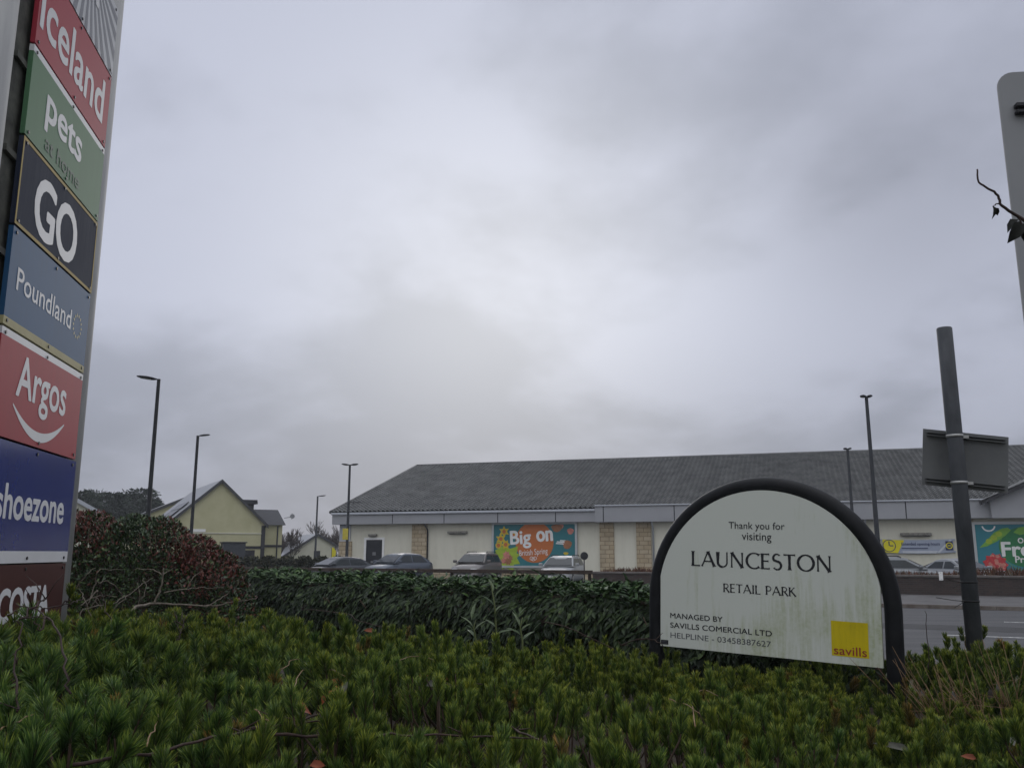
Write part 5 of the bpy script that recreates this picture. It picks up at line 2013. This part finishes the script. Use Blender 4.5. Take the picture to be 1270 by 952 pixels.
# their stems
b = MB()
m_pstem = M('pine_stem', (0.03, 0.020, 0.013), 0.9, scale=12, col2=(0.07, 0.045, 0.03))
for base_, AX, Ls, dist, ox_, oy_ in [p_[3] for p_ in parts_]:
    for i in range(len(base_)):
        if dist[i] > 5.0:
            continue
        p0 = np.array([ox_[i], oy_[i], base_[i][2] - 0.18])
        b.tube([p0, base_[i], base_[i] + AX[i] * Ls[i] * 0.92], [0.007, 0.005, 0.003], 3, cap=False)
tag(b.build('pine_branches', m_pstem, recalc=False), 'thin brown stems under the dwarf pine shoots', 'branches', kind='stuff')

# ------------------------------------------------------------------ dead wood, brambles, grasses, leaves
m_pale = M('bleached_wood', (0.09, 0.075, 0.058), 0.85, scale=14, col2=(0.20, 0.17, 0.135), bump=0.3)
m_bram = M('bramble_stem', (0.022, 0.014, 0.013), 0.7, scale=10, col2=(0.05, 0.03, 0.025))
m_dry = M('dry_grass', (0.13, 0.075, 0.04), 0.8, scale=8, col2=(0.24, 0.16, 0.085))


def bed_y(u, v, lift=0.0):
    """how far off the shrub tops lie in this direction"""
    Y = 2.0
    while Y < 9.5:
        p_ = at(u, v, Y)
        if p_[2] - lift < float(ztop(p_[0], p_[1])):
            return Y
        Y += 0.03
    return Y


def bedp(pts, lift=0.03):
    return [(u, v, bed_y(u, v, lift)) for u, v, _ in pts]


def px_path(mb, pts, r0, r1, seg=6, wob=0.01, seed=0):
    """a stem through a row of sighted places (u, v, distance)"""
    r_ = random.Random(seed)
    P = [at(*q_) for q_ in pts]
    Q = []
    n_ = len(P)
    for i in range(n_ - 1):
        for k in range(4):
            t_ = k / 4
            p_1 = P[max(i - 1, 0)]
            p2 = P[min(i + 2, n_ - 1)]
            c_ = 0.5 * ((2 * P[i]) + (-p_1 + P[i + 1]) * t_ + (2 * p_1 - 5 * P[i] + 4 * P[i + 1] - p2) * t_ ** 2 + (-p_1 + 3 * P[i] - 3 * P[i + 1] + p2) * t_ ** 3)
            Q.append(c_ + np.array([r_.gauss(0, wob), r_.gauss(0, wob), r_.gauss(0, wob)]))
    Q.append(P[-1])
    m_ = len(Q)
    mb.tube(Q, [r0 + (r1 - r0) * i / (m_ - 1) for i in range(m_)], seg)


b = MB()
px_path(b, [(155, 772, 7.4), (163, 757, 7.6), (185, 749, 8.0), (215, 749, 8.3), (245, 750, 8.6), (270, 751, 8.9)], 0.0162, 0.0050, 7, 0.0066, 1)
px_path(b, [(190, 747, 8.0), (199, 733, 8.0), (202, 718, 8.0), (203, 704, 8.0)], 0.0108, 0.0050, 6, 0.0044, 2)
px_path(b, [(203, 734, 8.0), (228, 730, 8.2), (250, 728, 8.4), (278, 728, 8.6)], 0.0065, 0.0025, 5, 0.0055, 3)
px_path(b, [(201, 713, 8.0), (190, 706, 8.0), (176, 705, 8.0), (166, 706, 8.0)], 0.0054, 0.0020, 5, 0.0044, 4)
px_path(b, [(202, 712, 8.0), (212, 706, 8.1), (218, 702, 8.1)], 0.0037, 0.0015, 5, 0.0033, 5)
px_path(b, [(232, 729, 8.2), (238, 718, 8.2), (245, 711, 8.3), (252, 709, 8.3)], 0.0043, 0.0020, 5, 0.0033, 6)
px_path(b, [(255, 753, 8.7), (270, 744, 8.8), (282, 736, 8.9), (285, 733, 8.9)], 0.0054, 0.0025, 5, 0.0033, 7)
px_path(b, [(262, 752, 8.8), (290, 746, 9.0), (318, 743, 9.2)], 0.0065, 0.0025, 5, 0.0044, 8)
px_path(b, [(226, 729, 8.2), (224, 724, 8.2), (221, 720, 8.2)], 0.0027, 0.0015, 4, 0.0017, 9)
px_path(b, [(242, 729, 8.3), (241, 723, 8.3), (243, 719, 8.3)], 0.0027, 0.0015, 4, 0.0017, 10)
o = b.build('fallen_branch', m_pale)
tag(o, 'pale bleached forked dead branch lying before the red tipped bush', 'branch')
# tangle of thin dead stems beside the pylon
b = MB()
r_ = random.Random(4)
tang = [[(108, 752, 7.0), (118, 722, 7.1), (123, 708, 7.1), (140, 706, 7.3), (152, 707, 7.4)], [(118, 772, 6.9), (108, 750, 6.9), (100, 733, 7.0), (98, 724, 7.0)],
        [(112, 740, 7.2), (128, 739, 7.3), (145, 740, 7.4)], [(120, 722, 7.1), (138, 722, 7.2), (148, 732, 7.3), (154, 752, 7.4), (158, 765, 7.4)],
        [(100, 752, 6.8), (115, 738, 6.9), (122, 732, 7.0), (119, 742, 7.0), (128, 756, 7.0)], [(112, 754, 7.1), (116, 745, 7.1), (122, 742, 7.1), (130, 764, 7.1)],
        [(138, 764, 7.3), (148, 748, 7.3), (158, 739, 7.4), (168, 744, 7.5)], [(92, 778, 6.6), (104, 757, 6.7), (128, 750, 6.9), (150, 744, 7.2), (172, 728, 7.5), (190, 716, 7.7)],
        [(90, 745, 7.2), (96, 726, 7.2), (108, 712, 7.2), (118, 704, 7.3)], [(170, 752, 7.8), (173, 735, 7.8), (171, 722, 7.8)], [(176, 745, 7.8), (180, 730, 7.8), (178, 716, 7.9)]]
for i, q_ in enumerate(tang):
    px_path(b, q_, 0.0045, 0.002, 5, 0.006, 40 + i)
o = b.build('dead_stem_tangle', m_pale)
tag(o, 'tangle of thin pale dead stems beside the pylon foot', 'dead plant')


def bramble(name, paths, label, mat=m_bram, rad=(0.0042, 0.0022), twigs=True, seed=0):
    b_ = MB()
    r2_ = random.Random(seed)
    for i, q_ in enumerate(paths):
        px_path(b_, q_, rad[0], rad[1], 6, 0.006, seed * 10 + i)
        if twigs:
            for k in range(5):
                j = r2_.randrange(len(q_) - 1)
                t_ = r2_.random()
                a2 = at(*q_[j]) * (1 - t_) + at(*q_[j + 1]) * t_
                d2 = np.array([r2_.gauss(0, 0.05), r2_.gauss(0, 0.03), r2_.uniform(-0.02, 0.09)])
                b_.tube([a2, a2 + d2 * 0.5 + np.array([0, 0, 0.01]), a2 + d2], [rad[1], rad[1] * 0.8, rad[1] * 0.5], 4)
    o_ = b_.build(name, mat)
    return tag(o_, label, 'dead plant', 'dark bramble stems in the shrub bed')


bramble('bramble', [[(24, 880, 2.9), (20, 845, 2.95), (22, 800, 3.0), (26, 770, 3.05)], [(26, 770, 3.05), (40, 752, 3.1), (58, 742, 3.2)]], 'thin upright dark bramble stem in front of the maroon panel', seed=1)
bramble('bramble', [[(86, 860, 3.1), (80, 820, 3.15), (72, 790, 3.2), (58, 765, 3.25), (42, 756, 3.3), (20, 748, 3.3)], [(58, 765, 3.25), (50, 782, 3.2), (42, 770, 3.2)]], 'dark bramble arching across the foot of the maroon panel', seed=2, twigs=False)
bramble('bramble', [[(10, 765, 4.6), (30, 753, 4.7), (55, 752, 4.8), (75, 750, 4.9), (90, 748, 5.0), (104, 740, 5.2)], [(75, 750, 4.9), (84, 743, 4.9), (88, 748, 4.9)], [(40, 752, 4.7), (46, 742, 4.8)]], 'twisted bramble stem lying across the COSTA lettering', seed=3, twigs=False)
bramble('bramble', [[(220, 795, 5.4), (226, 776, 5.5), (232, 762, 5.6)], [(226, 776, 5.5), (219, 766, 5.5), (216, 758, 5.5)]], 'short dark forked bramble among the far shrub tops', seed=4)
bramble('bramble', [[(132, 800, 5.0), (136, 775, 5.1), (131, 752, 5.2), (128, 742, 5.3)]], 'single dark upright bramble below the dead stem tangle', seed=5)
stems = [([(90, 948, 2.35), (150, 940, 2.4), (225, 925, 2.5), (300, 907, 2.6), (360, 897, 2.7), (420, 893, 2.75)], 'long dark fallen stem crossing the nearest shrubs'),
         ([(340, 911, 2.65), (430, 913, 2.7), (500, 911, 2.75), (580, 912, 2.8), (660, 915, 2.85)], 'straight brown fallen stem low in the middle of the shrubs'),
         ([(300, 905, 2.9), (370, 893, 3.0), (420, 880, 3.1)], 'short brown fallen stem beside the big rust coloured leaf'),
         ([(535, 855, 3.4), (565, 851, 3.5), (598, 848, 3.6)], 'small brown twig carrying a few orange leaves'),
         ([(375, 755, 7.0), (428, 760, 6.6), (445, 770, 6.3), (488, 780, 6.0)], 'dark fallen twig along the far edge of the shrubs'),
         ([(640, 905, 2.9), (672, 918, 2.9), (690, 925, 2.85)], 'short dark stem end lying nearest the middle of the bed'),
         ([(672, 772, 7.1), (700, 776, 7.0), (730, 790, 6.9), (762, 805, 6.8)], 'thin brown stem trailing in front of the laurel hedge'),
         ([(770, 800, 6.9), (790, 793, 6.8), (812, 794, 6.7), (822, 800, 6.6)], 'curled brown stem at the foot of the arched sign')]
for i, (q_, lb) in enumerate(stems):
    b = MB()
    q_ = bedp(q_) if i < 6 else q_
    px_path(b, q_, 0.0065 if i < 3 else 0.0045, 0.003, 6, 0.004, 60 + i)
    r_ = random.Random(i)
    for k in range(4):
        j = r_.randrange(len(q_) - 1)
        a2 = at(*q_[j])
        d2 = np.array([r_.gauss(0, 0.06), r_.gauss(0, 0.03), r_.uniform(0.0, 0.06)])
        b.tube([a2, a2 + d2 * 0.6, a2 + d2], [0.004, 0.003, 0.0015], 4)
    tag(b.build('fallen_twig', M('fallen_stem_bark', (0.022, 0.013, 0.010), 0.85, scale=14, col2=(0.055, 0.033, 0.026), bump=0.3)), lb, 'twig', 'fallen twigs in the shrub bed')
# pale arching grass stalks over the pines
ark = [([(365, 862, 3.0), (372, 835, 3.05), (388, 827, 3.1), (410, 830, 3.1), (428, 838, 3.15)], 'pale arching stalk in front of the rust coloured leaf'),
       ([(335, 829, 3.6), (350, 830, 3.6), (362, 818, 3.6), (372, 816, 3.7)], 'thin pale curled stalk on the left shrubs'),
       ([(490, 822, 4.2), (505, 815, 4.2), (525, 814, 4.3), (545, 822, 4.3)], 'pale bent stalk arching between pine tops'),
       ([(318, 880, 2.8), (326, 890, 2.8), (336, 898, 2.8)], 'short pale straw leaning beside a fallen stem'),
       ([(862, 900, 3.4), (860, 868, 3.4), (872, 855, 3.5), (890, 862, 3.5)], 'pale hooked stalk below the arched sign'),
       ([(830, 868, 3.7), (850, 872, 3.7), (868, 884, 3.7)], 'thin straw lying just under the arched sign'),
       ([(182, 925, 2.5), (190, 905, 2.5), (196, 885, 2.55)], 'pale upright straw among the looser pines'),
       ([(0, 905, 2.5), (25, 892, 2.55), (50, 882, 2.6), (70, 878, 2.7)], 'low pale curved stem at the near edge of the bed')]
for i, (q_, lb) in enumerate(ark):
    b = MB()
    px_path(b, bedp(q_, 0.06), 0.0030, 0.0016, 5, 0.003, 80 + i)
    tag(b.build('dry_stalk', m_dry), lb, 'stalk', 'dry stalks among the pines')
# dry grass tufts at the right
r_ = random.Random(9)
tuf = [(1180, 892, 5.2, 'dry straw tuft leaning towards the arched sign foot', 15, (-0.45, 0.15)), (1222, 888, 5.2, 'tall dry straw tuft in front of the grey post', 15, (-0.42, 0.1)),
       (1256, 880, 5.6, 'upright dry straw tuft at the edge of the bed', 18, (-0.15, 0.1)), (1150, 880, 5.6, 'sparse dry straw tuft closest to the arched sign', 10, (-0.5, 0.1)),
       (1246, 915, 4.4, 'short bent straw tuft nearest the camera', 12, (-0.2, 0.35))]
for i, (u, v, Y, lb, k_, lean) in enumerate(tuf):
    q = at(u, v, bed_y(u, v, 0.0))
    e = empty('dry_grass_tuft', tuple(q), 0, lb, 'dry grass', 'dry grass tufts in the bed')
    b = MB()
    for k in range(k_):
        l_ = r_.uniform(0.25, 0.62) * (0.6 if i == 4 else 1)
        d_ = np.array([lean[0] + r_.gauss(0, 0.28), r_.gauss(0, 0.2), 1.0])
        d_ /= np.linalg.norm(d_)
        o0 = np.array([r_.gauss(0, 0.05), r_.gauss(0, 0.06), -0.12])
        c2 = np.array([r_.gauss(0, 0.05), r_.gauss(0, 0.05), -0.03])
        b.tube([o0, o0 + d_ * l_ * 0.5 + c2 * 0.4, o0 + d_ * l_ + c2], [0.0032, 0.0026, 0.0012], 4)
        if r_.random() < 0.4:
            b.tube([o0 + d_ * l_ * 0.5 + c2 * 0.4, o0 + d_ * l_ * 0.6 + c2 + np.array([r_.gauss(0, 0.12), 0, r_.uniform(-0.02, 0.06)])], [0.002, 0.001], 4)
    b.build('straw', m_dry, e)
b = MB()
px_path(b, [(1152, 830, 6.4), (1152, 805, 6.4), (1149, 780, 6.4), (1147, 757, 6.4)], 0.004, 0.002, 5, 0.003, 5)
tag(b.build('dark_stalk', m_bram), 'lone thin dark stalk standing against the road', 'stalk')
# dead leaves
m_rust = M('rust_leaf', (0.12, 0.026, 0.012), 0.6, scale=30, col2=(0.22, 0.06, 0.02))
m_orl = M('orange_leaf', (0.20, 0.05, 0.014), 0.6, scale=30, col2=(0.30, 0.095, 0.024))
m_greyl = M('withered_leaf', (0.05, 0.05, 0.04), 0.7, scale=20, col2=(0.10, 0.10, 0.08))
dl = [(418, 846, 3.1, 0.075, m_orl, 'bright rust leaf standing up between two pine tops'), (370, 875, 3.0, 0.11, m_rust, 'largest rust brown leaf sunk among the pines'),
      (402, 866, 3.05, 0.07, m_rust, 'narrow rust leaf leaning beside the largest one'), (520, 836, 3.4, 0.055, m_orl, 'small bright orange leaf on a twig'),
      (556, 840, 3.5, 0.055, m_orl, 'folded orange leaf at the end of a twig'), (460, 781, 5.5, 0.07, m_rust, 'dull rust leaf at the far side of the shrubs'),
      (392, 947, 2.4, 0.05, m_rust, 'rust leaf at the very front of the bed'), (425, 858, 3.05, 0.07, m_greyl, 'grey withered leaf below the bright rust leaf'),
      (540, 846, 3.45, 0.07, m_greyl, 'grey curled leaf hanging between two orange leaves'), (1205, 938, 3.3, 0.05, m_rust, 'dull purple brown leaf low beside the straw'),
      (1118, 925, 3.4, 0.14, m_greyl, 'long withered grey leaf lying on the pines'), (1254, 917, 3.6, 0.08, m_greyl, 'small withered grey leaf under the straw')]
for i, (u, v, Y, s_, mt, lb) in enumerate(dl):
    r2_ = np.random.default_rng(i)
    q = at(u, v, bed_y(u, v, 0.0))
    s_ = s_ * 0.95
    A_ = norm(np.array([[r2_.normal(0, 1), r2_.normal(0, 0.3), r2_.uniform(-0.1, 0.6)]]))
    V, T = leaves(np.array([[0.0, 0, 0]]) - A_ * s_ * 0.5, A_, norm(np.array([[r2_.normal(0, 0.4), -1, 0.6]])), s_ * 1.3, s_ * (0.7 if s_ < 0.12 else 0.3), 0.5, 0.5)
    o = np_mesh('dead_leaf', V, T, mt, smooth=True)
    o.location = tuple(q)
    tag(o, lb, 'leaf', 'dead leaves caught in the pines')
# laurel seedlings poking out of the bed
m_seed = leafmat('seedling_leaf', [(0, (0.03, 0.055, 0.02)), (0.6, (0.055, 0.085, 0.035)), (1, (0.10, 0.13, 0.065))], 0.45, 0.3)
m_sst = M('green_stem', (0.09, 0.11, 0.04), 0.6)
sd = [(616, 790, 6.3, 0.36, 4, 'tallest laurel seedling with pale leaves before the hedge'), (648, 795, 6.2, 0.16, 3, 'short laurel seedling next to the tallest one'), (590, 792, 6.3, 0.13, 3, 'dark broad leaved seedling half buried in the pines')]
for i, (u, v, Y, h_s, k_, lb) in enumerate(sd):
    q = at(u, v, Y)
    e = empty('laurel_seedling', tuple(q), 0, lb, 'plant', 'laurel seedlings by the hedge')
    b = MB()
    b.tube([(0, 0, -0.25), (0, 0, 0), (-0.015, 0, h_s * 0.6), (-0.04 if i == 0 else 0.0, 0, h_s)], [0.007, 0.007, 0.005, 0.003], 6)
    b.build('stem', m_sst, e)
    r2_ = np.random.default_rng(40 + i)
    P, A_, Nn = [], [], []
    for k in range(k_ * 2):
        t_ = 0.05 + 0.95 * k / (k_ * 2 - 1)
        a2 = k * 2.4 + i
        P.append((-0.03 * t_, 0, h_s * t_))
        up = 0.55 + 1.3 * t_
        A_.append((math.cos(a2), 0.6 * math.sin(a2), up))
        Nn.append((-math.cos(a2) * up, -0.4, 1))
    V, T = leaves(np.array(P, float), np.array(A_), norm(np.array(Nn)), r2_.uniform(0.08, 0.13, len(P)), 0.032, 0.35, 0.3)
    np_mesh('foliage', V, T, m_seed, e)
# bramble shoot hanging in front of the big sign
b = MB()
px_path(b, [(1400, 330, 2.3), (1330, 305, 2.3), (1285, 283, 2.3), (1262, 268, 2.3), (1243, 255, 2.3), (1238, 243, 2.3), (1226, 234, 2.3), (1214, 226, 2.3), (1212, 210, 2.3)], 0.0058, 0.0022, 7, 0.0006, 3)
px_path(b, [(1262, 268, 2.3), (1268, 280, 2.3), (1272, 290, 2.3)], 0.003, 0.002, 5, 0.001, 4)
px_path(b, [(1241, 253, 2.3), (1235, 253, 2.3), (1231, 256, 2.3)], 0.0022, 0.0012, 5, 0.001, 4)
px_path(b, [(1400, 330, 2.3), (1460, 420, 2.32), (1500, 560, 2.36), (1515, 760, 2.4)], 0.0062, 0.0075, 7, 0.002, 4)
tw_ = empty('overhanging_shoot', (0, 0, 0), 0, 'thin dark bare shoot with two withered leaves hanging before the sign', 'shoot')
b.build('stem', m_bram, tw_)
m_wilt = M('wilted_leaf', (0.010, 0.011, 0.010), 0.7, scale=30, col2=(0.028, 0.030, 0.026))
P = np.array([at(1231, 255, 2.3), at(1233, 257, 2.31), at(1266, 274, 2.3), at(1270, 276, 2.3), at(1263, 272, 2.31), at(1272, 282, 2.31)])
A_ = np.array([(0.35, 0.1, -1), (0.6, 0.2, -0.8), (-0.5, -0.1, -1), (0.2, 0.1, -1), (-0.8, 0.2, -0.5), (0.3, -0.2, -0.7)], float)
Nq = norm(np.array([(0.4, -1, 0.2), (-0.5, -1, 0.2), (0.2, -1, 0.3), (-0.3, -1, 0.2), (0.2, -0.6, 0.8), (0.5, -1, 0)], float))
Lq, Wq = np.array([0.035, 0.028, 0.062, 0.055, 0.04, 0.05]), np.array([0.020, 0.016, 0.042, 0.038, 0.03, 0.034])
for sl_ in (slice(0, 2), slice(2, 6)):
    V, T = leaves(P[sl_], A_[sl_], Nq[sl_], Lq[sl_], Wq[sl_], 0.6, 0.5)
    np_mesh('withered_leaf', V, T, m_wilt, tw_, smooth=True)

# ------------------------------------------------------------------ damp air
b = MB()
b.box(-420, 420, -45, 600, -1.2, 26)
hz = b.build('haze', bpy.data.materials.new('damp_air'))
hm = hz.data.materials[0]
hm.use_nodes = True
t = hm.node_tree
t.nodes.clear()
ho = N(t, 'ShaderNodeOutputMaterial')
hv = N(t, 'ShaderNodeVolumePrincipled')
hv.inputs['Color'].default_value = (0.86, 0.9, 0.95, 1)
hv.inputs['Density'].default_value = 0.0007
L(t, hv.outputs[0], ho.inputs['Volume'])
tag(hz, 'thin damp winter air over the whole place', 'haze', kind='stuff')
